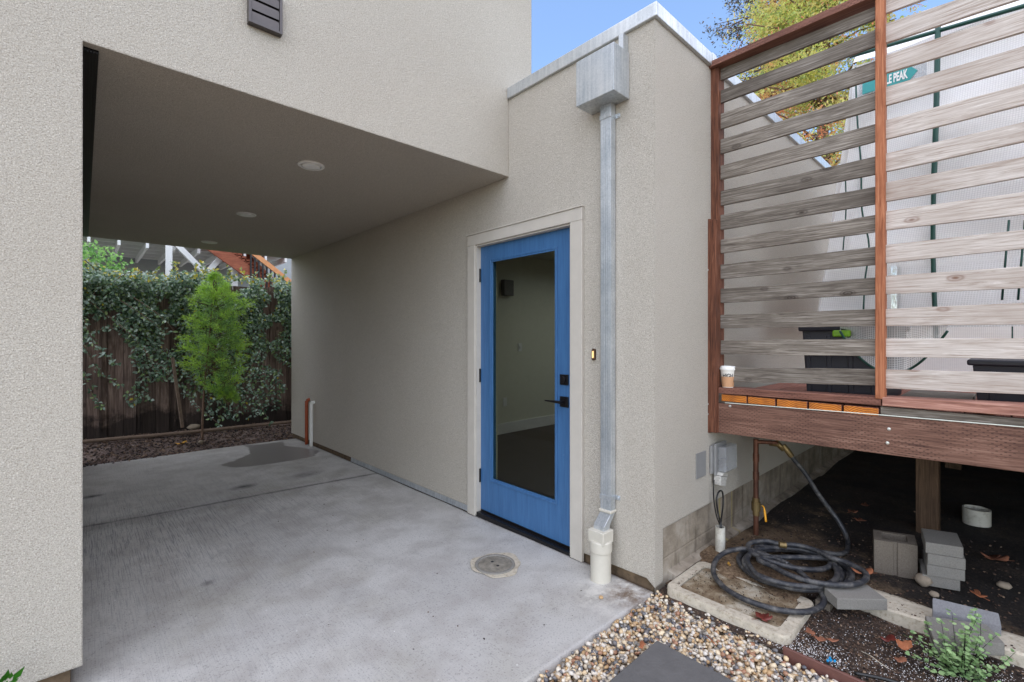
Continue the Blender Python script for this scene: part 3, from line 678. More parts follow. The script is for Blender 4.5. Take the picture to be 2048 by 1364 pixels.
# recessed ceiling lights
for k, (yl, lab) in enumerate(((3.134, 'round white recessed ceiling light nearest the front of the carport'), (4.784, 'middle one of the round white recessed lights in the carport ceiling'), (6.479, 'farthest round white recessed light, above the ivy end of the carport'))):
    t = thing('ceiling_light', (1.103, yl, ZC), lab, 'ceiling light', 'recessed lights in the carport ceiling')
    MB().lathe((1.103, yl, ZC), [(0.062, -0.0005), (0.082, -0.0005), (0.082, -0.007), (0.076, -0.011), (0.064, -0.010), (0.062, -0.0005)], 40).build('trim_ring', LID, t, smooth='auto')
    MB().lathe((1.103, yl, ZC), [(0.0, -0.0135), (0.045, -0.013), (0.0635, -0.0105)], 40).build('lens', LENS, t, smooth=True)
# louvred wall vent
vx0, vx1 = 0.560, 0.706; vz0, vz1 = 2.795, 2.985; yv = YF
t = thing('wall_vent', (0.633, yv, vz0), 'small dark louvred vent high on the stucco above the carport', 'vent')
b = MB(); d_ = 0.034
b.box(vx0, vx0+0.013, yv-d_, yv-0.0005, vz0, vz1); b.box(vx1-0.013, vx1, yv-d_, yv-0.0005, vz0, vz1); b.box(vx0+0.013, vx1-0.013, yv-d_, yv-0.0005, vz0, vz0+0.012); b.box(vx0+0.013, vx1-0.013, yv-d_, yv-0.0005, vz1-0.012, vz1)
b.build('frame', BRONZE, t, bevel=0.0015)
MB().box(vx0+0.014, vx1-0.014, yv-0.006, yv-0.001, vz0+0.013, vz1-0.013).build('backing', DARK, t)
b = MB(); hs = (vz1-vz0-0.03)/3
for k in range(3):
    z0 = vz0+0.0135+k*hs
    sec = [(yv-0.028, z0), (yv-0.03, z0+hs*0.55), (yv-0.024, z0+hs*0.85), (yv-0.012, z0+hs*0.98), (yv-0.010, z0+hs*0.9), (yv-0.02, z0+hs*0.5), (yv-0.024, z0)]
    b.prism([(vx0+0.0145, y, z) for y, z in sec], (vx1-vx0-0.029, 0, 0))
b.build('louvres', BRONZE, t, smooth='auto')
# doorbell
pb = onX(1187, 709, XW-0.01)
t = thing('doorbell', pb, 'small oval doorbell with a lit amber button between door and downspout', 'doorbell')
def oval(b, x0, x1, w_, h_, c):
    pts = []
    for k in range(24):
        a = 2*math.pi*k/24; pts.append((x0, c[1]+w_/2*math.cos(a), c[2]+math.copysign(h_/2-w_/2, math.sin(a))*(abs(math.sin(a)) > 1e-6)+w_/2*math.sin(a)))
    b.prism(pts, (x1-x0, 0, 0))
b = MB(); oval(b, XW-0.014, XW+0.002, 0.024, 0.07, pb); b.build('plate', m_plain("bronze_plate", S(96, 74, 58), 0.4, 0.6), t, bevel=0.002)
b = MB(); oval(b, XW-0.018, XW-0.013, 0.011, 0.042, pb); b.build('button', AMBER, t)

# ================================================================== DOWNSPOUT
t = thing('downspout', (2.1, 1.55, 0), 'galvanised downspout with a boxy leader head, ending in a cream pipe boot', 'downspout')
b = MB(); b.box(2.063, XW-0.001, 1.433, 1.690, 2.653, 2.908)
b.build('leader_head', GALV, t, bevel=0.003)
b = MB(); b.box(2.062, XW-0.004, 1.4325, 1.4345, 2.66, 2.90); b.box(XW-0.05, XW-0.001, 1.44, 1.47, 2.908, 3.0); b.build('scupper_tab', GALV, t)
dx0, dx1, ey0, ey1 = 2.160, 2.205, 1.521, 1.592
b = MB(); b.box(dx0, dx1, ey0, ey1, 0.37, 2.656)
for k in range(4):
    yq = ey0+0.012+k*0.0155; b.box(dx0-0.0022, dx0-0.0002, yq, yq+0.004, 0.37, 2.64)
b.build('pipe', GALV, t, bevel=0.002)
for zc in (2.585, 0.44):
    b = MB(); b.box(dx0-0.004, dx1+0.004, ey0-0.003, ey1+0.003, zc-0.013, zc+0.013); b.box(XW-0.006, XW-0.001, ey0-0.03, ey0-0.003, zc-0.012, zc+0.012); b.tube([(XW-0.014, ey0-0.018, zc), (XW-0.004, ey0-0.018, zc)], 0.008, 10)
    b.build('strap', GALV, t, bevel=0.001)
b = MB()
def ring4(xa, xb, ya_, yb_, z): return [(xa, ya_, z), (xb, ya_, z), (xb, yb_, z), (xa, yb_, z)]
rows = [ring4(dx0, dx1, ey0, ey1, 0.372), ring4(dx0-0.004, dx1-0.004, ey0, ey1, 0.352), ring4(dx0-0.062, dx1-0.050, ey0, ey1, 0.298), ring4(dx0-0.066, dx1-0.066, ey0, ey1, 0.24)]
vv = [p for r in rows for p in r]
fs = [(0, 1, 2, 3), (12, 15, 14, 13)]+[(r*4+k, r*4+(k+1) % 4, (r+1)*4+(k+1) % 4, (r+1)*4+k) for r in range(3) for k in range(4)]
b.add(vv, fs); b.build('elbow', GALV, t, bevel=0.002)
pc = (2.115, 1.5565)
b = MB(); b.box(dx0-0.010, dx1+0.006, ey0-0.006, ey1+0.006, 0.356, 0.372); b.build('caulk', PVC, t, bevel=0.005)
b = MB(); b.box(pc[0]-0.048, pc[0]+0.048, pc[1]-0.052, pc[1]+0.052, 0.205, 0.275); b.lathe((pc[0], pc[1], 0), [(0.062, 0.155), (0.062, 0.215), (0.056, 0.219)], 40)
b.build('adapter', PVC, t, bevel=0.004, smooth='auto')
MB().lathe((pc[0], pc[1], 0), [(0.0565, -0.01), (0.0565, 0.16)], 40).build('drain_pipe', PVC, t, smooth='auto')

# ================================================================== DRAIN COVER
dc = onZ(990, 1131, -0.01); dcz = sz(dc[1])+0.004
t = thing('drain_cover', (dc[0], dc[1], dcz), 'round grey cleanout cover set in the concrete before the blue door', 'drain cover')
b = MB(); n = 40; vs_ = [(dc[0], dc[1], dcz)]
for k in range(n):
    a = 2*math.pi*k/n; rr = 0.148+0.012*math.sin(a*3+1)+0.006*math.sin(a*7); vs_.append((dc[0]+0.012*1+rr*math.cos(a), dc[1]+rr*math.sin(a), dcz))
b.prism([v for v in vs_[1:]], (0, 0, 0.0035)); b.build('concrete_collar', CONCT, t)
MB().lathe((dc[0], dc[1], dcz), [(0.098, 0.003), (0.120, 0.003), (0.118, 0.010), (0.112, 0.012), (0.102, 0.010), (0.098, 0.003)], 48).build('rim', CONCP, t, smooth='auto')
b = MB(); b.lathe((dc[0], dc[1], dcz), [(0.0, 0.0085), (0.09, 0.0085), (0.099, 0.006), (0.099, 0.004)], 48)
b.build('lid', DRAIN, t, smooth='auto')
b = MB()
for s_ in (-1, 1): MB().lathe((dc[0]+0.004*s_, dc[1]+0.03*s_, dcz), [(0.0, 0.0092), (0.009, 0.0092), (0.009, 0.0086)], 16).build('bolt', BLACKM, t)

# pipes at the far end of the door wall
pp = onX(614, 860, XW-0.03)
t = thing('copper_pipe_stub', (XW-0.03, pp[1], sz(pp[1])), 'short reddish copper pipe against the far end of the carport wall', 'pipe')
MB().tube(crom([(XW-0.035, pp[1], sz(pp[1])), (XW-0.035, pp[1], 0.44), (XW-0.03, pp[1], 0.50), (XW+0.01, pp[1], 0.52)], 5), 0.022, 14).build('pipe', m_plain("copper_red", S(160, 78, 48), 0.4, 0.3), t, smooth=True)
pq = onX(624, 860, XW-0.03)
t = thing('white_pipe_stub', (XW-0.03, pq[1], sz(pq[1])), 'short white pipe with bent top beside the copper stub', 'pipe')
MB().tube(crom([(XW-0.04, pq[1], sz(pq[1])), (XW-0.04, pq[1], 0.44), (XW-0.036, pq[1]-0.0, 0.49), (XW+0.01, pq[1], 0.50)], 6), 0.020, 16).build('pipe', LID, t, smooth=True)

# ================================================================== UTILITY DETAILS, RIGHT WALL
a = onY(1392, 908, YR-0.003); c = onY(1411, 950, YR-0.003)
tag(MB().box(a[0], c[0], YR-0.007, YR-0.0005, c[2], a[2]).build('cover_plate', GREYBOX, bevel=0.001), 'flat grey blank cover plate on the stucco wall left of the outlet', 'cover plate')
a = onY(1424, 893, YR-0.02); c = onY(1447, 938, YR-0.02)
t = thing('outdoor_outlet', (a[0], YR, c[2]), 'grey weatherproof outlet box with a clear bubble cover on the wall below the deck edge', 'electrical outlet')
b = MB(); b.box(a[0], c[0]+0.02, YR-0.02, YR-0.0005, c[2], a[2]); b.box(a[0]+0.02, c[0]+0.012, YR-0.034, YR-0.02, c[2]-0.012, a[2]+0.012); b.build('base_box', GREYBOX, t, bevel=0.004)
b = MB(); b.box(a[0]+0.045, c[0]+0.055, YR-0.085, YR-0.034, c[2]+0.01, a[2]-0.006); b.build('bubble_cover', CLEAR, t, bevel=0.008)
b = MB(); b.box(a[0]+0.055, c[0]-0.02, YR-0.045, YR-0.034, c[2]+0.05, c[2]+0.085); b.build('socket', BLACKM, t)
q = onY(1441, 957, YR-0.04)
t = thing('dangling_adapter', q, 'dusty white device hanging on its cable below the outlet', 'adapter')
b = MB(); b.hexa([q+Vector(v) for v in [(-0.045, -0.02, -0.03), (0.03, -0.02, -0.052), (0.03, 0.025, -0.052), (-0.045, 0.025, -0.03), (-0.04, -0.02, 0.025), (0.055, -0.02, 0.005), (0.055, 0.025, 0.005), (-0.04, 0.025, 0.025)]]); b.build('body', DUSTW, t, bevel=0.004)
b = MB(); b.hexa([q+Vector(v) for v in [(-0.035, -0.024, 0.027), (0.05, -0.024, 0.008), (0.05, 0.02, 0.008), (-0.035, 0.02, 0.027), (-0.02, -0.03, 0.046), (0.045, -0.03, 0.028), (0.045, 0.02, 0.028), (-0.02, 0.02, 0.046)]]); b.build('flap', DUSTW, t, bevel=0.002)
cb = onZ(1440.5, 1113, 0.02)
t = thing('conduit_pipe', cb, 'upright cream conduit pipe stub in the soil with black cables looping in', 'pipe')
hz = 0.20
MB().lathe((cb[0], cb[1], 0.0), [(0.028, -0.03), (0.028, hz), (0.0245, hz), (0.0245, hz-0.06), (0.0, hz-0.06)], 28).build('pipe', WPVC, t, smooth='auto')
def yw(px, py, off=0.03): return onY(px, py, YR-off)
c1_ = crom([yw(1428, 960), yw(1427, 985), yw(1429, 1010), yw(1434, 1035, 0.04), (cb[0]-0.005, cb[1], hz+0.01), (cb[0]-0.005, cb[1], hz-0.05)], 6)
c2_ = crom([(cb[0]+0.01, cb[1], hz-0.05), (cb[0]+0.008, cb[1], hz+0.02), yw(1446, 1010, 0.045), yw(1445, 985, 0.04), yw(1438, 983, 0.04), yw(1433, 1000, 0.04), yw(1437, 1030, 0.05), (cb[0]+0.004, cb[1]-0.004, hz+0.01), (cb[0]+0.004, cb[1]-0.004, hz-0.05)], 7)
b = MB(); b.tube(c1_, 0.004, 8); b.tube(c2_, 0.005, 8); b.build('cable', CABLE, t, smooth=True)

# copper riser with hose bib
rx = onZ(1512, 1070, 0.03); rX, rY = rx[0], rx[1]
t = thing('water_riser', (rX, rY, 0.0), 'aged copper water riser with brass tap and yellow shutoff lever under the deck', 'water pipe')
ztop = onD(1512, 878, rX*FW[0]+rY*FW[1])[2]
b = MB(); b.tube([(rX, rY, -0.02), (rX, rY, ztop)], 0.0165, 16)
for zz_ in (0.40, 0.52, 0.16): b.tube([(rX, rY, zz_), (rX, rY, zz_+0.05)], 0.0195, 16)
b.build('riser', COPPER, t, smooth='auto')
zv = onD(1512, 1012, rX*FW[0]+rY*FW[1])[2]
b = MB(); b.tube([(rX, rY, zv-0.06), (rX, rY, zv-0.03), (rX, rY, zv-0.029), (rX, rY, zv+0.03), (rX, rY, zv+0.031), (rX, rY, zv+0.055)], [0.021, 0.021, 0.028, 0.028, 0.022, 0.022], 12); b.tube([(rX, rY, zv), (rX+0.03, rY-0.025, zv+0.002)], 0.009, 10)
b.build('valve', BRASS, t, smooth='auto')
l0 = Vector((rX+0.025, rY-0.03, zv+0.004)); l1 = onD(1532, 1044, rX*FW[0]+rY*FW[1]-0.03)
MB().tube(crom([l0, l0.lerp(l1, 0.3)+Vector((0.015, 0, 0.01)), l1], 5), [0.004]*6+[0.007]*5, 8).build('lever', YELLOW, t, smooth=True)
dr = rX*FW[0]+rY*FW[1]
h0 = onD(1524, 884, dr-0.02); h1 = onD(1556, 886, dr-0.06); h2 = onD(1572, 903, dr-0.08)
b = MB(); b.tube(crom([(rX, rY, ztop-0.02), h0, h1], 4), 0.013, 12); b.build('spout_pipe', COPPER, t, smooth=True)
b = MB(); b.tube([onD(1538, 886, dr-0.03), onD(1556, 888, dr-0.05), onD(1568, 900, dr-0.07)], [0.017, 0.02, 0.017], 12); b.tube([onD(1552, 888, dr-0.05), onD(1557, 872, dr-0.05)], 0.009, 8); b.tube([onD(1549, 872, dr-0.06), onD(1566, 876, dr-0.04)], 0.008, 8)
b.build('tap', BRASS, t, smooth=True)

# ================================================================== HOSE
RH = 0.0135
def hp(pts, zf):   # crop -> world on the ground, stacked heights
    out = []
    for k, (cx_, cy_) in enumerate(pts):
        px, py = 1400+0.1953*cx_, 1050+0.1953*cy_
        z = zf(k/(len(pts)-1)) if callable(zf) else zf
        out.append(onZ(px, py, z))
    return out
def big(pts): return [(1380+0.2053*x, 840+0.2053*y) for x, y in pts]
fall = big([(950, 300), (1020, 395), (1130, 530), (1250, 720), (1370, 880), (1450, 990), (1520, 1120)])
gp = hp([(1515, 210), (1500, 270), (1420, 298), (1300, 285), (1150, 262), (950, 240)], lambda u: 0.05+0.02*u)
d0, d1 = dr-0.08, onZ(1692, 1088, 0.07)[0]*FW[0]+onZ(1692, 1088, 0.07)[1]*FW[1]
path = [onD(px, py, d0+(d1-d0)*(k/6)**1.2) for k, (px, py) in enumerate(fall)]+gp
# under coils: ellipses in ground coordinates
def coil(cx_, cy_, rx_, ry_, n=14, ph=0.0, rot=0.0, z=0.05, turns=1.0, jit=10):
    out = []
    for k in range(int(n*turns)):
        a = ph-2*math.pi*k/n; x = rx_*math.cos(a); y = ry_*math.sin(a)
        out.append((cx_+x*math.cos(rot)-y*math.sin(rot)+random.uniform(-jit, jit), cy_+x*math.sin(rot)+y*math.cos(rot)+random.uniform(-jit, jit)*0.5))
    return hp(out, z)
for (cc, cd, rx_, ry_, z) in ((940, 445, 520, 205, 0.055), (985, 455, 540, 185, 0.075), (930, 430, 545, 190, 0.075), (960, 450, 500, 200, 0.095), (1010, 450, 560, 180, 0.10), (950, 430, 470, 190, 0.115)):
    path += coil(cc, cd, rx_, ry_, ph=-1.3, rot=0.16, z=z, turns=1.0)
loopC = [(620, 340), (760, 430), (900, 505), (1100, 570), (1300, 605), (1500, 615), (1640, 590), (1705, 540), (1690, 485), (1600, 430), (1480, 375), (1330, 330), (1180, 255), (1000, 208), (830, 195), (680, 165), (560, 172), (495, 205), (515, 265), (620, 330), (760, 385), (920, 430), (1100, 455), (1250, 452), (1330, 415), (1330, 355), (1260, 290), (1120, 250), (900, 225), (700, 215), (590, 220), (570, 250), (700, 320), (860, 385), (990, 460), (1100, 550), (1190, 630), (1250, 700), (1270, 770), (1235, 835), (1130, 880), (990, 890), (800, 868), (600, 815), (400, 735), (250, 640), (160, 540), (135, 450), (170, 350), (260, 280), (380, 248), (500, 252), (640, 300), (790, 350), (900, 400)]
zf = lambda u: 0.125+0.02*math.sin(u*9) if u < 0.60 else (0.105 if u < 0.64 else max(0.066, 0.105-(u-0.64)*0.6) if u < 0.86 else min(0.12, 0.066+(u-0.86)*0.9))
path += hp(loopC, zf)
t = thing('garden_hose', path[0], 'dusty black garden hose coiled on the ground and running up to the tap', 'garden hose')
MB().tube(crom(path, 7), RH, 12).build('hose', HOSE, t, smooth=True)
q0, q1 = hp([(812, 200), (882, 208)], 0.16); MB().tube([q0, q0.lerp(q1, 0.5), q1], [0.018, 0.0165, 0.018], 14).build('coupling', BRASS, t, smooth='auto')
q0 = path[0]; q1 = path[1]; MB().tube([q0+(q0-q1)*0.6, q0, q0.lerp(q1, 0.6)], [0.014, 0.019, 0.017], 12).build('coupling', BRASS, t, smooth='auto')

# ================================================================== UTILITY BOX, CURB, BLOCKS
def rrect(x0, x1, y0, y1, r, z, n=6):
    out = []
    for cx_, cy_, a0 in ((x1-r, y1-r, 0), (x0+r, y1-r, 90), (x0+r, y0+r, 180), (x1-r, y0+r, 270)):
        for k in range(n+1):
            a = math.radians(a0+90*k/n); out.append((cx_+r*math.cos(a), cy_+r*math.sin(a), z))
    return out
ux0, ux1, uy0, uy1 = 2.225, 2.645, 0.655, 1.235; uz = 0.040
t = thing('utility_box', ((ux0+ux1)/2, (uy0+uy1)/2, 0), 'in-ground utility box with muddy textured lid and rounded concrete collar', 'utility box')
b = MB(); o_ = rrect(ux0, ux1, uy0, uy1, 0.045, uz); i_ = rrect(ux0+0.052, ux1-0.052, uy0+0.052, uy1-0.052, 0.025, uz); n = len(o_)
lo = [(x, y, -0.05) for x, y, z in o_]; ob = [(x+(0.006 if x < 2.43 else -0.006), y, z) for x, y, z in o_]
o2 = [((x-2.435)*0.985+2.435, (y-0.945)*0.99+0.945, uz+0.004) for x, y, z in o_]; il = [(x, y, uz-0.03) for x, y, z in i_]
b.add(lo+[(x, y, uz-0.004) for x, y, z in o_]+o2+[(x, y, uz+0.004) for x, y, z in i_]+il, [(r*n+k, r*n+(k+1) % n, (r+1)*n+(k+1) % n, (r+1)*n+k) for r in range(4) for k in range(n)])
b.build('collar', CONCT, t, smooth='auto', recalc=True)
MB().prism(rrect(ux0+0.056, ux1-0.056, uy0+0.056, uy1-0.056, 0.022, uz-0.025), (0, 0, 0.024)).build('lid', UTIL, t, bevel=0.002)
# mud spread over the back half of the box
def mudh(x, y): 
    e = min(x-2.36, 2.80-x, y-0.70, 1.262-y)
    return 0.036+0.012*min(1, max(-2, e/0.05))+nz(x, y, 12, 0.006)+nz(x, y, 4, 0.006)
def mound_mask(): pass
mud = grid_patch('mud', 2.30, 2.85, 0.70, 1.27, 0.012, lambda x, y: uz-0.004+0.020*math.tanh((x-2.585-0.12*(y-0.95)+nz(x, y, 9, 0.06))*16) if y > 0.72 else -0.01, MUD)
struct(mud)
# low concrete curb beside the planting bed
t_ = MB(); xs_ = np.linspace(0.64, -2.5, 26); prev = None
sec = [(2.775, -0.08), (2.782, 0.055), (2.792, 0.062), (2.92, 0.066), (2.97, 0.05), (2.99, -0.05)]
rows = []
for y in xs_: rows.append([(x+nz(y, x, 3, 0.012), y, z+nz(x, y, 6, 0.008)) for x, z in sec])
n = len(sec); t_.add([p for r in rows for p in r], [(r*n+k, r*n+k+1, (r+1)*n+k+1, (r+1)*n+k) for r in range(len(rows)-1) for k in range(n-1)]+[tuple(range(n))])
tag(t_.build('concrete_curb', CONCT, recalc=True), 'low broken concrete curb between the planting soil and the deck shadow', 'curb')
t_ = MB(); t_.box(2.655, 2.775, 0.60, 0.665, -0.05, 0.045); tag(t_.build('curb_stub', CONCW, bevel=0.006), 'short rough concrete piece between utility box and curb', 'concrete piece')

def slabpix(name, pix, ztop, th, mat, label, cat, group=None, bevel=0.003, tilt=None):
    pts = [onZ(px, py, ztop if not hasattr(ztop, '__len__') else ztop[k]) for k, (px, py) in enumerate(pix)]
    return tag(MB().prism(pts, (0, 0, -th)).build(name, mat, bevel=bevel), label, cat, group)
slabpix('paver', [(1674.6, 1197), (1775, 1199), (1734, 1168.5), (1648, 1174)], 0.118, 0.052, CONCP, 'square grey concrete paver partly under the hose coil', 'paver', 'loose concrete pavers')
stk = [(1851, 1084), (1927, 1095), (1914, 1066), (1842.5, 1056)]
labs = ['grey paver topmost of the stack of four under the deck', 'second paver from the top of the stack of four', 'third paver from the top of the stack of four', 'bottom paver of the stack of four on the dirt']
base = [onZ(px, py, 0.262) for px, py in stk]
for k in range(4):
    of = [(0, 0), (0.003, -0.008), (0.002, -0.006), (0.004, 0.012)][k]
    pts = [p+Vector((of[0], of[1], -k*0.0585)) for p in base]
    tag(MB().prism(pts, (0, 0, -0.0568)).build('paver', CONCP, bevel=0.003), labs[k], 'paver', 'loose concrete pavers')
# leaning blue-grey paver and light paver by the little shrub
zz_ = [0.155, 0.150, 0.105, 0.110]
pts = [onZ(px, py, z) for (px, py), z in zip([(1865, 1194.5), (1998, 1226), (2003.6, 1253), (1865, 1222)], zz_)]
tag(MB().prism(pts, (-0.01, 0, -0.05)).build('paver', CONCB, bevel=0.003), 'blue-grey paver tilted on edge behind the light paver', 'paver', 'loose concrete pavers')
slabpix('paver', [(1850, 1231), (1972.5, 1248), (2010, 1287), (1868, 1280)], 0.115, 0.052, CONCP, 'light grey paver lying behind the small leafy shrub', 'paver', 'loose concrete pavers')
# cinder block
f0, f1 = onZ(1748, 1079, 0.205), onZ(1835.5, 1091.5, 0.205); k1, k0 = onZ(1830, 1069, 0.205), onZ(1746, 1058.5, 0.205)
t = MB(); ux = (f1-f0); wv = ux.length; ux.normalize(); dpv = (k0-f0); dl = dpv.length; dpv.normalize()
def P(u, v, z): return f0+ux*u+dpv*v+Vector((0, 0, z-0.205))
th = 0.036; gw = 0.018; gd = 0.008; mid = wv*0.5
outer = [(0, 0), (mid-gw/2, 0), (mid-gw/2, gd), (mid+gw/2, gd), (mid+gw/2, 0), (wv, 0), (wv, dl), (0, dl)]
def shell(b, poly): b.prism([P(u, v, 0.005) for u, v in poly], (0, 0, 0.2))
shell(t, [(0, 0), (mid-gw/2, 0), (mid-gw/2, gd), (mid+gw/2, gd), (mid+gw/2, 0), (wv, 0), (wv, th), (0, th)])
shell(t, [(0, dl-th*0.8), (wv, dl-th*0.8), (wv, dl), (0, dl)]); shell(t, [(0, th+0.0002), (0.04, th+0.0002), (0.04, dl-th*0.8-0.0002), (0, dl-th*0.8-0.0002)]); shell(t, [(wv-0.04, th+0.0002), (wv, th+0.0002), (wv, dl-th*0.8-0.0002), (wv-0.04, dl-th*0.8-0.0002)])
t.prism([P(u, v, 0.006) for u, v in [(0.04, th), (wv-0.04, th), (wv-0.04, dl-th*0.8), (0.04, dl-th*0.8)]], (0, 0, 0.13))
tag(t.build('cinder_block', CONCW, bevel=0.003), 'brown-grey hollow cinder block with a grooved face beside the paver stack', 'cinder block')
# pvc stub in dirt
pv = onZ(1953, 1046, 0.03)
tag(MB().lathe((pv[0], pv[1], 0), [(0.074, -0.02), (0.074, 0.135), (0.066, 0.135), (0.066, 0.02), (0, 0.02)], 32).build('pipe_stub', WPVC, smooth='auto'), 'wide pale pipe stub standing out of the dark dirt under the deck', 'pipe')
def rock(name, p, r, label, mat=ROCK, group=None):
    bm = bmesh.new(); bmesh.ops.create_icosphere(bm, subdivisions=2, radius=1)
    s3 = [random.uniform(0.75, 1.2) for _ in range(3)]
    for v in bm.verts:
        k = 1+0.28*mnoise.noise(v.co*1.7+Vector((p[0]*9, p[1]*5, r*70))); v.co = Vector((v.co[0]*s3[0], v.co[1]*s3[1], v.co[2]*0.7*s3[2]))*k*r
    me = bpy.data.meshes.new(name); bm.to_mesh(me); bm.free(); me.materials.append(mat); me.shade_smooth()
    o = bpy.data.objects.new(name, me); COL.objects.link(o); o.location = p; return tag(o, label, 'rock', group)
rock('rock', onZ(1846, 1160, 0.05), 0.042, 'rough tan rock between cinder block and paver stack')
rock('rock', onZ(1868, 1188, 0.05), 0.018, 'tiny pale stone in front of the paver stack')
rock('rock', onZ(2008, 1170, 0.05), 0.028, 'rounded grey stone on the dirt near the right edge')
rock('rock', onZ(388, 858, -0.04)+Vector((0, 0, 0.03)), 0.085, 'tan rock at the foot of the old fence left of the young tree')
rock('rock', onZ(401, 885, -0.06)+Vector((0, 0, 0.01)), 0.04, 'small grey stone on the mulch near the trunk of the young tree')
rock('rock', onZ(1202, 1196, 0.0)+Vector((0, 0, 0.004)), 0.011, 'single tiny pebble alone on the concrete by the downspout boot', PEBBLE)

# steel edging, stepping stone
tag(MB().box(2.170, 2.182, -2.4, 0.66, -0.04, 0.034).build('bed_edging', EDGING, bevel=0.003), 'brown plastic edging strip between pebbles and planting soil', 'edging')
tag(MB().box(1.23, 1.832, 0.45, 1.05, -0.03, 0.026).build('stepping_stone', STONE, bevel=0.006), 'dark grey square stepping stone set among the pebbles', 'stepping stone')
tag(MB().tube(crom([(2.21, 0.42, 0.03), (2.24, 0.30, 0.045), (2.25, 0.15, 0.04), (2.24, -0.2, 0.03), (2.24, -0.8, 0.03)], 6), 0.007, 8).build('drip_line', CABLE, smooth=True), 'thin black irrigation tube beside the brown edging', 'irrigation tube')

# ------------------------------------------------------------------ pebbles
def ico(sub):
    bm = bmesh.new(); bmesh.ops.create_icosphere(bm, subdivisions=sub, radius=1); V = np.array([v.co for v in bm.verts]); Fc = np.array([[v.index for v in f.verts] for f in bm.faces]); bm.free(); return V, Fc
def scatter(name, centers, sizes, flat, sub, mat, jitter=0.15, smooth=True):
    V0, F0 = ico(sub); n = len(centers); out = np.zeros((n, len(V0), 3))
    for k in range(n):
        s3 = sizes[k]*np.array([rng.uniform(0.8, 1.35), rng.uniform(0.7, 1.0), rng.uniform(*flat)])
        v = V0*(1+jitter*rng.normal(size=(len(V0), 1))*0.5)*s3
        a, e1, e2 = rng.uniform(0, 6.28), rng.normal()*0.4, rng.normal()*0.4
        ca, sa = math.cos(a), math.sin(a); Rz = np.array([[ca, -sa, 0], [sa, ca, 0], [0, 0, 1]])
        Rx = np.array([[1, 0, 0], [0, math.cos(e1), -math.sin(e1)], [0, math.sin(e1), math.cos(e1)]]); Ry = np.array([[math.cos(e2), 0, math.sin(e2)], [0, 1, 0], [-math.sin(e2), 0, math.cos(e2)]])
        out[k] = v@(Rx@Ry@Rz).T+centers[k]
    Fa = (F0[None]+(np.arange(n)*len(V0))[:, None, None]).reshape(-1, 3)
    return np_mesh(name, out.reshape(-1, 3), Fa, mat, smooth=smooth)
cs = []; szs = []
for layer, (cnt, zl, s0, s1) in enumerate(((3400, -0.022, 0.009, 0.016), (3300, -0.010, 0.008, 0.0155), (1300, 0.001, 0.007, 0.013))):
    k = 0
    while k < cnt:
        x, y = rng.uniform(0.7, 2.215), rng.uniform(0.25, 1.283)
        if x > 2.163 and y < 0.67: continue
        if 1.222 < x < 1.84 and 0.44 < y < 1.058 and not (layer == 2 and False): continue
        if y > 1.27 and x < 2.16: continue
        cs.append((x, y, zl+rng.uniform(-0.004, 0.005))); szs.append(rng.uniform(s0, s1)*(1.25 if rng.random() < 0.08 else 1)); k += 1
tag(scatter('pebble_gravel', np.array(cs), szs, (0.5, 0.8), 1, PEBBLE), 'bed of mixed cream, tan and grey river pebbles', 'gravel', kind='stuff')
# perlite and bark litter in the soil
def soilpos(px, py): return onZ(px, py, 0.012)
cs = []; szs = []
for (px, py, sx_, sy_, n) in ((1590, 1290, 0.07, 0.10, 900), (1640, 1310, 0.09, 0.10, 350), (1870, 1345, 0.13, 0.12, 900), (1980, 1350, 0.10, 0.10, 350), (1750, 1310, 0.25, 0.25, 350), (1900, 1290, 0.12, 0.08, 200)):
    c = soilpos(px, py)
    for _ in range(n):
        x, y = c[0]+rng.normal()*sx_, c[1]+rng.normal()*sy_
        if x < 2.185 or x > 2.77: continue
        if ux0 < x < ux1+0.01 and y > uy0: continue
        cs.append((x, y, soil_h(x, y)+0.0)); szs.append(rng.uniform(0.0011, 0.0026))
tag(scatter('perlite', np.array(cs), szs, (0.7, 1.0), 1, PERL, smooth=False), 'white perlite grains spilled on the potting soil', 'perlite', kind='stuff')
cs = []; szs = []
for _ in range(2600):
    x, y = rng.uniform(2.185, 2.77), rng.uniform(-0.4, 0.65); cs.append((x, y, soil_h(x, y)+0.001)); szs.append(rng.uniform(0.002, 0.007))
for _ in range(1700):
    x, y = 2.8+abs(rng.normal())*0.6, rng.uniform(-0.6, 1.2); cs.append((x, y, 0.042+nz(x, y, 1.7, 0.03)+nz(x, y, 9, 0.008)+(0.03 if x < 3.0 and y < 0.65 else 0)-0.006)); szs.append(rng.uniform(0.002, 0.008))
for _ in range(500):
    x, y = rng.uniform(2.29, 2.60), rng.uniform(0.7, 1.2); cs.append((x, y, uz+0.006)); szs.append(rng.uniform(0.001, 0.004))
tag(scatter('bark_litter', np.array(cs), szs, (0.3, 0.5), 1, CHIPS, 0.3, smooth=False), 'brown bark crumbs scattered over soil and mud', 'bark litter', kind='stuff')
cs = []; szs = []
for _ in range(5200):
    x, y = rng.uniform(-0.4, 3.4), rng.uniform(6.9, 8.7); cs.append((x, y, -0.085+nz(x, y, 2.2, 0.02)+nz(x, y, 11, 0.012)+0.03*max(0, y-7.3))); szs.append(rng.uniform(0.006, 0.018))
tag(scatter('wood_mulch', np.array(cs), szs, (0.3, 0.5), 1, CHIPS, 0.3, smooth=False), 'brown wood mulch in the bed before the old fence', 'mulch', kind='stuff')

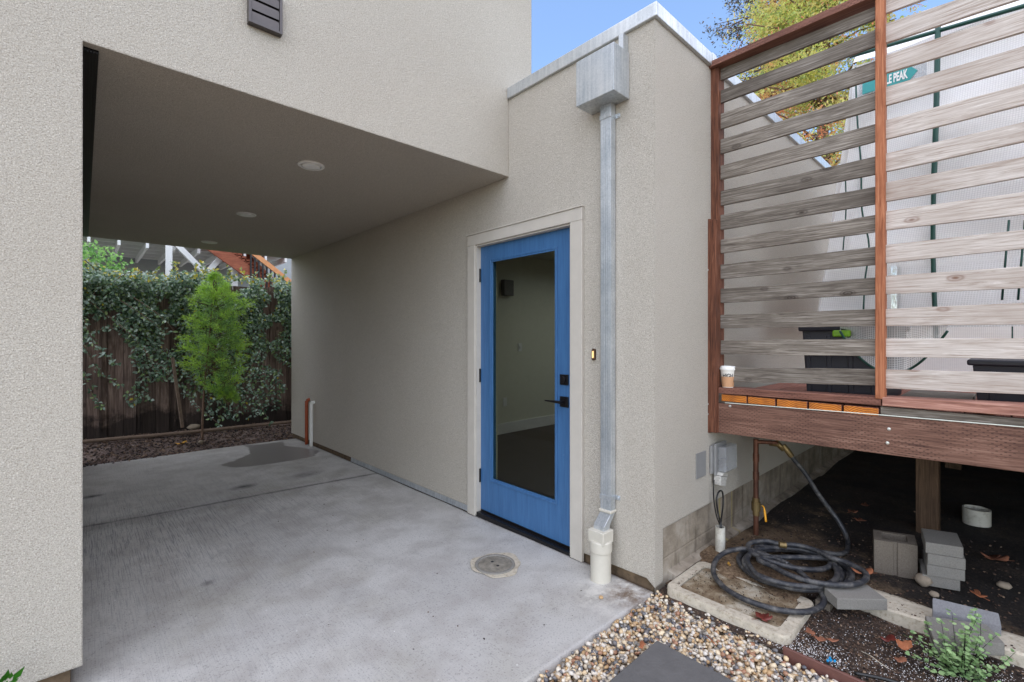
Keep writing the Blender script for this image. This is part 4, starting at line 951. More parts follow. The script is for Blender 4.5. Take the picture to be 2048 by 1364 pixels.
# ------------------------------------------------------------------ dead leaves
def dead_leaf(p, size, rot, mat, label, lobes=5, curl=0.25, group='fallen dead leaves', tilt=0.0):
    n = 40; b = MB(); vs_ = [(0, 0, 0.002)]
    for k in range(n):
        a = 2*math.pi*k/n; r = size*(0.55+0.38*abs(math.cos(lobes*a/2))**0.6+0.05*math.sin(9*a)+random.uniform(-0.04, 0.04)) if lobes else size*(0.4+0.6*abs(math.cos(a))**1.5)*0.9
        x, y = r*math.cos(a), r*math.sin(a)*0.75
        vs_.append((x, y, curl*(x*x+y*y)/size+0.003+0.1*size*math.sin(3*a)))
    b.add(vs_, [(0, k+1, (k+1) % n+1) for k in range(n)])
    b.tube([(size*0.5, 0, 0.004), (size*1.3, size*0.1, 0.006)], 0.0012, 5)
    o = b.build('dead_leaf', mat, smooth=True, recalc=False); o.location = p; o.rotation_euler = (tilt, 0, rot)
    so = o.modifiers.new('thick', 'SOLIDIFY'); so.thickness = 0.0006
    return tag(o, label, 'leaf', group)
dead_leaf(onZ(1526, 1238, 0.045), 0.045, 2.5, LEAFRED, 'dark red curled leaf on the lid of the utility box', 5, 0.4)
dead_leaf(onZ(1803, 1294, 0.03), 0.036, -0.7, LEAFORG, 'orange brown folded leaf on the dark soil', 3, 0.9, tilt=0.5)
dead_leaf(onZ(1776, 1280, 0.03), 0.040, -0.5, LEAFRED, 'long reddish leaf just left of the orange one on the soil', 0, 0.3)
dead_leaf(onZ(1724, 1147, 0.05), 0.060, -0.9, LEAFORG, 'bright orange leaf poking out from under the hose loop', 0, 0.5)
dead_leaf(onZ(1620, 1266, 0.03), 0.028, 0.5, LEAFBR, 'pale brown leaf on the perlite nearest the utility box corner', 3, 0.3)
dead_leaf(onZ(1640, 1280, 0.03), 0.026, 1.5, LEAFBR, 'small tan leaf beside perlite, right of its twin', 3, 0.3)
dead_leaf(onZ(1664, 1282, 0.03), 0.030, 2.2, LEAFBR, 'brown oval leaf on the soil above the blue chips', 0, 0.3)
dead_leaf(onZ(1800, 1322, 0.03), 0.028, -0.6, LEAFBR, 'brown leaf beside the small leafy shrub', 3, 0.3)
dead_leaf(onZ(1283, 1293, 0.012), 0.028, 0.3, LEAFORG, 'small orange leaf on the pebbles by the stepping stone tip', 0, 0.3)
dead_leaf(onZ(362, 888, -0.08), 0.08, 0.4, LEAFY, 'yellow leaf on the mulch left of the young tree', 3, 0.3)
dead_leaf(onZ(1458, 1130, 0.05), 0.022, 0.4, LEAFY, 'tiny yellow leaf by the base of the conduit pipe', 0, 0.3)
for k, (px, py, lab) in enumerate(((1730, 1012, 'orange leaf farthest back in the dirt under the deck'), (1720, 1042, 'orange leaf in the dirt under the deck beyond the hose'), (1705, 1025, 'brown leaf beside the rising hose under the deck'), (1958, 1192, 'yellow orange leaf upright on the dirt behind the pavers'), (1990, 1120, 'large brown leaf in the dark right of the paver stack'))):
    dead_leaf(onZ(px, py, 0.05), 0.04 if k < 4 else 0.07, k*1.3, LEAFBR if k != 3 else LEAFORG, lab, 5, 0.4)
b = MB(); 
for dx, dy in ((0, 0), (0.012, 0.006), (0.006, -0.012), (-0.012, 0.008)): b.box(dx-0.006, dx+0.007, dy-0.003, dy+0.004, 0, 0.006)
o = b.build('blue_chips', BLUEP, bevel=0.001); o.location = onZ(1662, 1322, 0.018); tag(o, 'bright blue plastic bits on the dark soil', 'plastic litter')
tag(MB().tube(crom([onZ(1722, 1302, 0.02), onZ(1742, 1312, 0.035), onZ(1755, 1322, 0.03), onZ(1775, 1336, 0.02)], 5), 0.0018, 6).build('twig', CONCT, smooth=True), 'thin pale curved root lying on the dark soil', 'twig')
tag(MB().tube([onZ(1413, 1270, 0.016), onZ(1432, 1290, 0.018)], 0.0022, 6).build('twig', LEAFORG, smooth=True), 'reddish twig lying on the pebbles', 'twig')

# ------------------------------------------------------------------ small round-leaved shrub
def small_shrub():
    base = onZ(1925, 1352, 0.01); base[0] = min(base[0], 2.72)
    d = base[0]*FW[0]+base[1]*FW[1]
    t = thing('leafy_shrub', base, 'small shrub with dark wiry stems and round green leaves in the planting soil', 'shrub')
    b = MB(); Ps = []; Us = []
    for k in range(34):
        px = 1925+random.uniform(-78, 72) if k < 22 else 1925+random.uniform(-50, 45); hgt = random.uniform(0.0, 0.05) if k < 10 else random.uniform(0.06, 0.235)
        if abs(px-1925) > 50: hgt = min(hgt, 0.12)
        tip = onD(px, HOR+(CH-hgt-0.03)*F/d, d)+Vector((random.uniform(-0.07, 0.07), random.uniform(-0.07, 0.07), 0))
        m1 = base.lerp(tip, 0.5)+Vector((random.uniform(-0.02, 0.02), random.uniform(-0.02, 0.02), -0.02*random.random()))
        pts = crom([base+Vector((random.uniform(-0.01, 0.01), random.uniform(-0.01, 0.01), 0)), m1, tip], 7); b.tube(pts, [0.0016-0.001*i/14 for i in range(15)], 5)
        for j in range(3, 15):
            if random.random() < 0.92:
                for s_ in range(2):
                    a = random.uniform(0, 6.28); u = Vector((math.cos(a), math.sin(a), random.uniform(0.0, 0.5))); Ps.append(pts[j]); Us.append(u)
    b.build('stems', BLACKM, t, smooth=True)
    n = len(Ps); nv = 9; V = []; Fc = []
    for k in range(n):
        u = Us[k].normalized(); c = Vector(Ps[k])+u*0.011; nrm = Vector((random.uniform(-.5, .5), random.uniform(-.6, .3), 1)).normalized(); s_ = u.cross(nrm).normalized(); u2 = nrm.cross(s_)
        r_ = random.uniform(0.0055, 0.0092); o0 = len(V); V.append(c-nrm*0.001)
        for j in range(8):
            a = 2*math.pi*j/8; V.append(c+(u2*math.cos(a)+s_*math.sin(a))*r_)
        for j in range(4): Fc.append((o0, o0+1+2*j, o0+2+2*j, o0+1+(2*j+2) % 8))
    np_mesh('foliage', np.array([tuple(v) for v in V]), np.array(Fc), ROUND, t)
small_shrub()
# green shoots at the foot of the left pier
base = onY(8, 1385, 2.33); t = thing('leafy_shoots', base, 'bright green leafy shoots at the lower left foot of the stucco pier', 'plant')
Ps = []; Us = []; Ls = []
for px, py, tx, ty, L_ in ((24, 1362, 50, 1332, 0.07), (10, 1362, 17, 1338, 0.05), (20, 1358, 23, 1344, 0.035), (3, 1366, 7, 1350, 0.035), (12, 1370, 36, 1360, 0.05), (25, 1362, 38, 1356, 0.03), (0, 1378, -15, 1350, 0.06), (5, 1385, -6, 1372, 0.04), (15, 1380, 30, 1372, 0.04)):
    p = onY(px, py, 2.33); q = onY(tx, ty, 2.30); Ps.append(p); Us.append(q-p); Ls.append((q-p).length)
V, Fq, y_ = leaves(np.array(Ps), np.tile([0.1, -1, 0.3], (len(Ps), 1)), np.array(Us), np.array(Ls), np.array(Ls)*0.30, 0.15)
np_mesh('foliage', V, Fq, SHOOT, t)
b = MB()
for px in (2, 14, 24): b.tube([onY(10, 1420, 2.33), onY(px, 1362, 2.33)], 0.0025, 6)
b.build('stems', SHOOT, t)

# ================================================================== DECK
XD = 2.87
deck = thing('deck', (XD, 0.4, 0), 'raised redwood deck with orange board ends and a thick incised rim board', 'deck')
def ext(pl, pr, Yend):
    """extend the edge line through pl->pr to Y = Yend"""
    t_ = (Yend-pl[1])/(pr[1]-pl[1]); return pl+(pr-pl)*t_
def wavy(pix, X, th, Yend=None, Ystart=None):
    q = board(pix, X, th, Yend, Ystart).v; tl, tr, br, bl = [Vector(p) for p in q[:4]]; n = 14; b = MB(); V = []; sd_ = random.uniform(0, 50)
    for k in range(n+1):
        u = k/n; a_ = tl.lerp(tr, u); c_ = bl.lerp(br, u); w1 = 0.0022*mnoise.noise(Vector((u*5, sd_, 0))); w2 = 0.0022*mnoise.noise(Vector((u*5, sd_, 4))); bw_ = 0.003*mnoise.noise(Vector((u*2, sd_, 8)))
        a_ = a_+Vector((bw_, 0, w1)); c_ = c_+Vector((bw_, 0, w2)); V += [a_, c_, c_+Vector((th, 0, 0)), a_+Vector((th, 0, 0))]
    b.add(V, [(0, 1, 2, 3), (n*4+3, n*4+2, n*4+1, n*4)]+[(k*4+j, k*4+4+j, k*4+4+(j+1) % 4, k*4+(j+1) % 4) for k in range(n) for j in range(4)]); return b
def board(pix, X, th, Yend=None, Ystart=None):
    tl, tr, bl, br = [onX(px, py, X) for px, py in pix]
    if Yend is not None: tr, br = ext(tl, tr, Yend), ext(bl, br, Yend)
    if Ystart is not None: tl, bl = ext(tr, tl, Ystart), ext(br, bl, Ystart)
    return MB().prism([tl, tr, br, bl], (th, 0, 0))
YE = -1.35
rim = board([(1433, 806), (2048, 855.5), (1433, 865), (2048, 945)], XD, 0.045, YE, 1.262).build('rim_board', RIM, deck, bevel=0.003)
b = MB()
for px, py in ((1778, 858), (1775, 886), (1460, 812)): sub(MB().lathe(onX(px, py, XD-0.003), [(0.0, -0.003), (0.007, -0.002), (0.008, 0.004)], 12, 0).build('bolt_head', SCREW), rim)
# decking boards, ends facing the camera
zt, zb = 0.992, 0.952
b = MB(); edges = [(1443, 1493), (1496, 1550), (1554, 1613.6), (1618, 1682.7), (1687.5, 1757)]
spans = [(onX(a_, 700, 2.875)[1], onX(c_, 700, 2.875)[1]) for a_, c_ in edges]
bw = 0.14; y = spans[-1][1]-0.008
while y > -3.0: spans.append((y, y-bw)); y -= bw+0.007
for k, (ya_, yb_) in enumerate(spans):
    x0 = 2.874 if k < 5 else 2.93
    o0 = len(b.f); b.box(x0, 7.4, yb_, ya_, zb+random.uniform(-0.001, 0.001), zt+random.uniform(-0.001, 0.001)); b.mi[o0+5] = 1
b.build('decking', [DECK, ENDG], deck, bevel=0.002, recalc=True)
b = MB(); ydk = spans[4][1]-0.006
tl = Vector((2.885, ydk, 0.995)); b.prism([(2.885, ydk, 1.0), (2.885, YE, 1.0), (2.885, YE, 0.93), (2.885, ydk, 0.93)], (0.03, 0, 0)); b.build('fascia_board', GREYD, deck, bevel=0.002)
# taut string line along the rim top
b = MB(); b.tube([onX(1450, 805.5, XD-0.004), onX(1758, 829.5, XD-0.004), onX(2100, 858.5, XD-0.004)], 0.0022, 6); b.build('string_line', WTAPE, deck)
ps = onZ(1851, 1066, 0.02)
b = MB(); b.box(ps[0]-0.055, ps[0]+0.055, ps[1]-0.07, ps[1]+0.045, -0.05, 0.86); b.build('support_post', SUPPORT, deck, bevel=0.004)
for (x, y) in ((4.3, -1.4), (6.4, 0.4), (6.4, -1.4)):
    b = MB(); b.box(x-0.06, x+0.06, y-0.06, y+0.06, -0.05, 0.8); b.build('support_post', SUPPORT, deck, bevel=0.004)
b = MB(); b.box(4.2, 4.35, -3, 1.25, 0.80, 0.9515)
for k in range(6): b.box(2.92+k*0.75, 2.96+k*0.75, -3, 1.26, 0.77 if k else 0.80, 0.9515) if k else None
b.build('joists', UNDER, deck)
b = MB(); b.box(7.4, 7.45, -3.1, 1.27, -0.05, 0.99); b.box(2.95, 7.4, -3.1, -3.05, -0.05, 0.95); b.build('blackout_boards', UNDER, deck)  # boards added to shut light out and keep the underside black

# ================================================================== SLATTED SCREEN
scr = thing('slatted_screen', (2.9, 0.4, 0.99), 'horizontal slat privacy screen with reddish posts, grey slats left and pale slats right', 'fence')
XP = 2.875; XS = 2.905
a = onX(1413, 135, XP); c = onX(1437, 135, XP)
b = MB(); b.box(XP, XP+0.085, c[1], a[1], 1.033, onX(1425, 135, XP)[2]+0.005); b.build('post', POSTD, scr, bevel=0.003)
tag_l = onX(1407, 440, XP-0.04); c = onX(1433, 440, XP-0.04)
b = MB(); b.box(XP-0.042, XP-0.004, onX(1421, 440, XP-0.04)[1]+0.001, tag_l[1], onX(1420, 866, XP-0.04)[2], onX(1407, 440, XP-0.04)[2]); b.build('side_board', POSTD, scr, bevel=0.003)
b = MB(); b.box(XP-0.046, XP-0.006, c[1], onX(1421, 440, XP-0.04)[1], onX(1433, 866, XP-0.04)[2], onX(1407, 440, XP-0.04)[2]-0.01); b.build('side_board', POSTD, scr, bevel=0.003)
b = MB()
for py in (540, 808, 828): MB().lathe(onX(1415, py, XP-0.044), [(0.0, -0.002), (0.006, -0.001), (0.006, 0.004)], 10, 0).build('screw_head', SCREW, scr)
a = onX(1750, 400, XP-0.012); c = onX(1769, 400, XP-0.012)
b = MB(); b.box(XP-0.012, XP+0.055, c[1], a[1], onX(1755, 798, XP-0.012)[2], 3.75); b.build('post', POST, scr, bevel=0.004)
b = MB(); b.box(XP, XP+0.085, -0.52, -0.45, 1.03, 3.75); b.build('post', POST, scr, bevel=0.004)
# top cap on the left bay, sloping as measured
tl = onX(1410, 127, XP-0.03); cap_z = tl[2]
b = MB(); b.hexa([(XP-0.03, a[1]+0.0, cap_z-0.035+0.0), (XP+0.13, a[1]+0.0, cap_z-0.035), (XP+0.13, tl[1], cap_z-0.038), (XP-0.03, tl[1], cap_z-0.038), (XP-0.03, a[1], cap_z+0.002), (XP+0.13, a[1], cap_z+0.002), (XP+0.13, tl[1], cap_z), (XP-0.03, tl[1], cap_z)])
b.build('top_cap', RAIL, scr, bevel=0.003)
Lsl = [(139, 161, 13, 38), (182, 207, 60, 92), (229, 259, 122, 157), (280, 308.5, 183.5, 218), (332, 360, 248, 283), (383, 412, 313, 348), (431, 460, 373, 408), (480, 507, 430, 463.5), (530, 558, 493.5, 530), (578, 606, 555.5, 589), (630, 657, 618, 652), (681, 709, 677.5, 712), (734.5, 763, 738, 771)]
b = MB(); ym = onX(1751, 400, XS)[1]
for k, (a0, a1, b0, b1) in enumerate(Lsl):
    q = wavy([(1438, a0), (1750, b0), (1438, a1), (1750, b1)], XS+random.uniform(-0.002, 0.002), 0.019, ym-0.02); b.add(q.v, q.f)
b.build('slat_panel', GREYD, scr, bevel=0.0015)
Rsl = [(-8, 24, -110, -75), (46, 84, -46, -6), (109, 144, 19, 63), (172.5, 209, 92, 133), (239, 277, 168, 209), (305, 342, 243.6, 283), (364, 402, 313, 354), (422, 460, 384, 428), (489, 525.5, 459, 497), (552, 588, 533, 576), (618, 652, 605.5, 649), (677, 714, 676.5, 718), (739, 776.5, 746, 789)]
b = MB(); yr = onX(1770, 400, XS)[1]
for k, (a0, a1, b0, b1) in enumerate(Rsl):
    q = wavy([(1776, a0), (2048, b0), (1776, a1), (2048, b1)], XS-0.004+random.uniform(-0.002, 0.002), 0.019, -1.3, yr); b.add(q.v, q.f)
for k in (1, 2, 3):
    q = wavy([(1776, -8-63*k), (2048, -110-76*k), (1776, 24-63*k), (2048, -75-76*k)], XS-0.004, 0.019, -1.3, yr); b.add(q.v, q.f)
b.build('slat_panel', PALE, scr, bevel=0.0015)
# bottom rails
board([(1433, 774.4), (1762, 795.5), (1433, 786.5), (1762, 811)], XP-0.006, 0.12, None, 1.255).build('bottom_rail', RAIL, scr, bevel=0.003)
m_pink = m_wood("pink_rail", 1, (S(120, 80, 68), S(162, 116, 100), S(194, 150, 134)), knots=0.4, vary=0.0)
board([(1764, 794.5), (2048, 810), (1764, 811.5), (2048, 833)], XP-0.014, 0.12, YE).build('bottom_rail', m_pink, scr, bevel=0.003)

# paper cup
cu = onX(1455, 776, 2.905); cz = 1.030
zc0 = onX(1440, 774.9, XP)[2]+0.002
t = thing('paper_cup', (cu[0], cu[1], zc0), 'white takeaway coffee cup in a brown sleeve on the deck rail', 'cup')
cu[0] = XP+0.035; r0, r1, hh = 0.031, 0.043, 0.115
rad = lambda z: r0+(r1-r0)*z/hh
MB().lathe((cu[0], cu[1], zc0), [(r0, 0), (r1, hh), (r1-0.002, hh), (r0-0.002, 0.004)], 40).build('cup', PAPER, t, smooth='auto')
MB().lathe((cu[0], cu[1], zc0), [(rad(0.004)+0.0012, 0.004), (rad(0.066)+0.0014, 0.066), (rad(0.066)+0.0002, 0.066)], 40).build('sleeve', SLEEVE, t, smooth='auto')
MB().lathe((cu[0], cu[1], zc0), [(r1+0.003, hh-0.008), (r1+0.0035, hh), (r1+0.001, hh+0.004), (r1-0.002, hh+0.013), (r1-0.006, hh+0.014), (r1-0.008, hh+0.009), (0, hh+0.009)], 40).build('lid', LID, t, smooth='auto')
tv, tf = text_mesh("HIGH", 0.044)
mn = min(v[0] for v in tv); mx = max(v[0] for v in tv); wid = mx-mn; a0 = math.atan2(-cu[1], -cu[0]); b = MB(); out = []
for x, y, z in tv:
    s_ = (x-(mn+mx)/2)/wid*0.058; zz_ = 0.060+y*0.80; R2 = rad(zz_)+0.0006+z*0.3; a_ = a0+s_/0.038
    out.append((cu[0]+R2*math.cos(a_), cu[1]+R2*math.sin(a_), zc0+zz_))
b.add(out, tf); b.build('lettering', INK, t, recalc=False)
# deck crumbs and leaf
dead_leaf(Vector((2.99, 0.11, 1.0)), 0.06, 1.0, LEAFORG, 'pointed orange leaf standing on the deck behind the bottom rail', 3, 0.6, tilt=1.1)

# ================================================================== TOTES
def tote(x0, y0, y1, ztop, dpt, label):
    t = thing('storage_tote', (x0+dpt/2, (y0+y1)/2, 0.993), label, 'storage tote', 'black storage totes on the deck')
    b = MB(); z0, z1 = 0.994, ztop-0.02; e = 0.02
    b.hexa([(x0+e, y0+e, z0), (x0+dpt-e, y0+e, z0), (x0+dpt-e, y1-e, z0), (x0+e, y1-e, z0), (x0, y0, z1), (x0+dpt, y0, z1), (x0+dpt, y1, z1), (x0, y1, z1)])
    n = 4
    for k in range(n):
        yy = y0+(k+0.7)*(y1-y0)/n; b.hexa([(x0+e*0.9-0.006, yy-0.012, z0+0.02), (x0+e+0.01, yy-0.012, z0+0.02), (x0+e+0.01, yy+0.012, z0+0.02), (x0+e*0.9-0.006, yy+0.012, z0+0.02), (x0-0.004, yy-0.012, z1-0.03), (x0+0.01, yy-0.012, z1-0.03), (x0+0.01, yy+0.012, z1-0.03), (x0-0.004, yy+0.012, z1-0.03)])
    b.build('body', TOTE, t, bevel=0.004)
    b = MB(); b.box(x0-0.018, x0+dpt+0.018, y0-0.018, y1+0.018, ztop-0.028, ztop); b.build('lid', TOTE, t, bevel=0.008); return t
t = tote(3.14, 0.44, 0.85, 1.405, 0.55, 'black lidded storage tote with a lime green handle nearest the house wall')
a = onX(1664, 667, 3.10); c = onX(1700, 667, 3.10)
MB().box(3.10, 3.13, c[1], a[1], a[2]-0.018, a[2]+0.018).build('handle', LIME, t, bevel=0.008)
tote(3.12, -0.75, 0.13, 1.235, 0.5, 'black storage tote at the right, below the pale slats')
tag(MB().box(3.20, 3.75, 0.14, 0.42, 0.994, 1.02).build('loose_board', GREYD, bevel=0.002), 'weathered grey board lying between the two totes', 'board')

# ================================================================== GREENHOUSE
gh = thing('greenhouse', (4.2, 0.0, 0.99), 'white reinforced film greenhouse tent with green tube frame standing on the deck', 'greenhouse')
XG = 3.72
def sheet(name, mat, fn, nu, nv, par=gh, clearfn=None):
    V = []; uvs = []; cl = []
    for j in range(nv+1):
        for i in range(nu+1):
            p = fn(i/nu, j/nv); V.append(tuple(p))
    V = np.array(V); idx = np.arange(nu*nv); r = idx//nu; c = idx % nu; a = r*(nu+1)+c
    Fc = np.stack([a, a+1, a+nu+2, a+nu+1], 1)
    cl = [clearfn(i/nu, j/nv) if clearfn else 0.0 for j in range(nv+1) for i in range(nu+1)]
    o = np_mesh(name, V, Fc, mat, par, smooth=True, attrs={'clear': cl})
    G = V.reshape(nv+1, nu+1, 3)
    du = np.concatenate([np.zeros((nv+1, 1)), np.cumsum(np.linalg.norm(np.diff(G, axis=1), axis=2), 1)], 1)
    dvv = np.concatenate([np.zeros((1, nu+1)), np.cumsum(np.linalg.norm(np.diff(G, axis=0), axis=2), 0)], 0)
    U = np.broadcast_to(du.mean(0), du.shape).reshape(-1); W = np.broadcast_to(dvv.mean(1)[:, None], dvv.shape).reshape(-1)
    uvl = o.data.uv_layers.new(name='UVMap'); li = np.zeros(len(o.data.loops), dtype=np.int32); o.data.loops.foreach_get('vertex_index', li)
    uvl.data.foreach_set('uv', np.stack([U[li], W[li]], 1).astype(np.float32).ravel()); return o
ledge = [(1706, 128), (1700, 210), (1690, 300), (1672, 400), (1655, 470), (1640, 540), (1624, 640)]
lw = [onX(px, py, XG) for px, py in ledge]
def lerp_list(L, t_):
    k = min(int(t_*(len(L)-1)), len(L)-2); return L[k].lerp(L[k+1], t_*(len(L)-1)-k)
ztopL = lw[0][2]; zbot = 1.40
def front(u, v):
    p = lerp_list(lw, 1-v); z = zbot+(ztopL-zbot)*v; yl = p[1]; yr_ = -1.6
    y = yl+(yr_-yl)*u
    x = XG+0.045*abs(math.sin(3.2*(y+z*0.55)+1.0))**1.5*(1-0.3*v)+0.03*math.sin(y*5-z*6)*(1-0.6*v)+0.012*math.sin(z*11+y*5)+0.03*math.sin(y*3.3)
    return (x, y, z+0.16*u*0+0.0)
sheet('front_film', GHM, front, 110, 70, clearfn=lambda u, v: (0.55 if v < 0.22 and u > 0.12 else 0.0)+(0.6 if abs(front(u, v)[1]-lerp_list(lw, 1-v)[1]+0.10) < 0.025 and v > 0.25 else 0))
def side(u, v):
    p = lerp_list(lw, 1-v); z = zbot+(ztopL-zbot)*v; return (XG+1.7*u, p[1]+0.02*math.sin(u*14+z*3), z)
sheet('side_film', GHM, side, 40, 40)
def roofs(u, v):
    y = lw[0][1]+(-1.6-lw[0][1])*u; return (XG+1.7*v, y+0.0, ztopL+0.35*math.sin(math.pi*v)**0.8+0.01*math.sin(y*10))
sheet('roof_film', GHM, roofs, 60, 20)
sheet('back_film', GHM, lambda u, v: (XG+1.7, lw[0][1]+(-1.6-lw[0][1])*u, 0.995+(ztopL-0.995)*v), 20, 10)
# swag of clear mesh drooping over the totes
def swag(u, v):
    px = 1680+(1895-1680)*u; top = 650; drop = 12+85*math.sin(math.pi*min(1, u*1.02))**0.8
    p = onX(px, top+drop*v, 3.05+0.07*math.sin(v*3.14)+0.02*math.sin(u*22))
    return p
sheet('hanging_flap', GHC, swag, 60, 24)
XT = XG-0.045
def gt(*a): MB().tube(*a).build('frame_tube', GTUBE, gh, smooth=True)
gt([onX(1700, 113, XT), onX(2048, 12, XT), ext(onX(1700, 113, XT), onX(2048, 12, XT), -1.6)], 0.012, 10)
gt(crom([onX(1876, 40, XT), onX(1873, 200, XT), onX(1870, 300, XT), onX(1868, 352, XT)], 5), 0.014, 10)
gt(crom([onX(1868, 352, XT+0.06), onX(1866, 500, XT+0.08), onX(1872, 680, XT+0.08)], 5), 0.012, 10)
gt(crom([onX(1711, 135, XT), onX(1714, 230, XT), onX(1722, 330, XT), onX(1724, 420, XT), onX(1738, 490, XT), onX(1730, 560, XT), onX(1727, 620, XT)], 5), 0.005, 8)
gt(crom([onX(1690, 330, XT), onX(1692, 420, XT), onX(1686, 500, XT)], 5), 0.004, 8)
for px in (2018, 2050): gt([onX(px, 440, XT), onX(px-14, 600, XT)], 0.005, 8)
gt([Vector((XG+0.09, lw[0][1]-0.02, 0.995)), Vector((XG+0.09, lw[0][1]-0.02, ztopL))], 0.012, 10)
gt([Vector((XG+0.09, -1.58, 0.995)), Vector((XG+0.09, -1.58, ztopL))], 0.012, 10); gt([Vector((XG+1.68, -1.58, 0.995)), Vector((XG+1.68, -1.58, ztopL))], 0.012, 10); gt([Vector((XG+1.68, lw[0][1]-0.02, 0.995)), Vector((XG+1.68, lw[0][1]-0.02, ztopL))], 0.012, 10)

b = MB(); b.tube(crom([Vector(swag(u/12, 1.0)) for u in range(13)], 3), 0.006, 8); b.build('flap_hem', GTUBE, gh, smooth=True)
# plant hoop (tomato cage) seen dimly inside
b = MB(); ring = [(4.25+0.2*math.cos(a*math.pi/12), -0.25+0.25*math.sin(a*math.pi/12), 1.55) for a in range(25)]; b.tube(ring, 0.004, 6)
for a in range(0, 24, 6): b.tube([ring[a], (ring[a][0], ring[a][1], 1.0)], 0.004, 6)
tag(b.build('plant_hoop', GTUBE, smooth=True), 'green wire plant support ring inside the greenhouse', 'plant support')
# street-name style sign clipped to the film
s0 = onX(1772, 158, XG-0.055); s1 = onX(1835, 140, XG-0.055)
ln_ = s0[1]-s1[1]; zc_ = (onX(1806, 149, XG-0.055))[2]
t = thing('trail_sign', (XG-0.05, (s0[1]+s1[1])/2, zc_), 'small teal arrow sign with white lettering hung on the greenhouse film', 'sign')
hh = 0.042; yl, yr_ = s0[1]+0.12, s1[1]
b = MB(); b.prism([(XG-0.05, yl, zc_-hh), (XG-0.05, yl, zc_+hh), (XG-0.05, yr_+0.035, zc_+hh), (XG-0.05, yr_, zc_), (XG-0.05, yr_+0.035, zc_-hh)], (0.004, 0, 0)); b.build('panel', TEAL, t)
b = MB(); b.prism([(XG-0.044, yl+0.02, zc_-hh-0.02), (XG-0.044, yl+0.02, zc_+hh+0.02), (XG-0.044, yr_-0.04, zc_+hh+0.02), (XG-0.044, yr_-0.04, zc_-hh-0.02)], (0.003, 0, 0)); b.build('backing', CLEAR, t)
tv, tf = text_mesh("LE PEAK", 0.075); mn = min(v[0] for v in tv); mx = max(v[0] for v in tv); yst = onX(1772, 158, XG-0.055)[1]; sc_ = (yst-(yr_+0.045))/(mx-mn)
b = MB(); b.add([(XG-0.052-z*0.3, yst-(x-mn)*sc_, zc_-0.026+y) for x, y, z in tv], tf); b.build('lettering', LID, t, recalc=False)

# ================================================================== BACK FENCE, CREEPER, YOUNG TREE
FA = Vector((-3.5, 8.95, 0)); FB = Vector((6.0, 7.55, 0))
FA = Vector((-3.5, 9.1, 0)); FB = Vector((6.0, 7.8, 0))
fdir = (FB-FA).normalized(); fn_ = Vector((-fdir[1], fdir[0], 0))  # points away from camera
fence = thing('board_fence', FA.lerp(FB, 0.5), 'old dark board fence with rotted lower edge behind the carport', 'fence')
L_ = (FB-FA).length; b = MB(); s = 0; k = 0
while s < L_:
    wd = random.uniform(0.16, 0.24) if k % 2 == 0 else random.uniform(0.13, 0.22); p = FA+fdir*s; q = FA+fdir*(s+wd-0.006)
    dp = 0.0 if k % 2 else 0.012; o0 = fn_*dp
    b.prism([p+o0+Vector((0, 0, -0.1)), q+o0+Vector((0, 0, -0.1)), q+o0+Vector((0, 0, 2.16+random.uniform(-0.02, 0.02))), p+o0+Vector((0, 0, 2.16))], fn_*0.02); s += wd; k += 1
def m_fencerot():
    m = FENCE.copy(); return m
b.build('boards', FENCE, fence)
b = MB()
for s in np.arange(0.35, L_, 0.42):
    p = FA+fdir*s-fn_*0.014; b.beam(p+Vector((0, 0, 0.02)), p+Vector((random.uniform(-0.03, 0.03), 0, 2.1)), 0.035, 0.02)
b.build('battens', FENCE, fence)
MB().beam(FA+fn_*0.055+Vector((0, 0, 1.0)), FB+fn_*0.055+Vector((0, 0, 1.0)), 0.012, 2.2).build('backing_boards', FENCE, fence)
b = MB(); b.beam(FA+fn_*0.09+Vector((0, 0, 0.35)), FB+fn_*0.05+Vector((0, 0, 0.35)), 0.05, 0.09); b.beam(FA+fn_*0.09+Vector((0, 0, 1.9)), FB+fn_*0.09+Vector((0, 0, 1.9)), 0.05, 0.09); b.build('rails', FENCE, fence)
b = MB(); kb = [FA+fdir*s-fn_*(0.38+0.03*math.sin(s*3))+Vector((0, 0, -0.025)) for s in np.linspace(0, L_, 30)]; b.tube(kb, 0.028, 6)
tag(b.build('log_edging', VINEB, smooth=True), 'thin weathered timber edging lying along the mulch before the fence', 'edging')
tag(MB().beam(onD(345, 715, 6.45), onD(365, 855, 6.3), 0.035, 0.02).build('leaning_stick', VINEB), 'grey stick leaning on the old fence left of the young tree', 'stick')

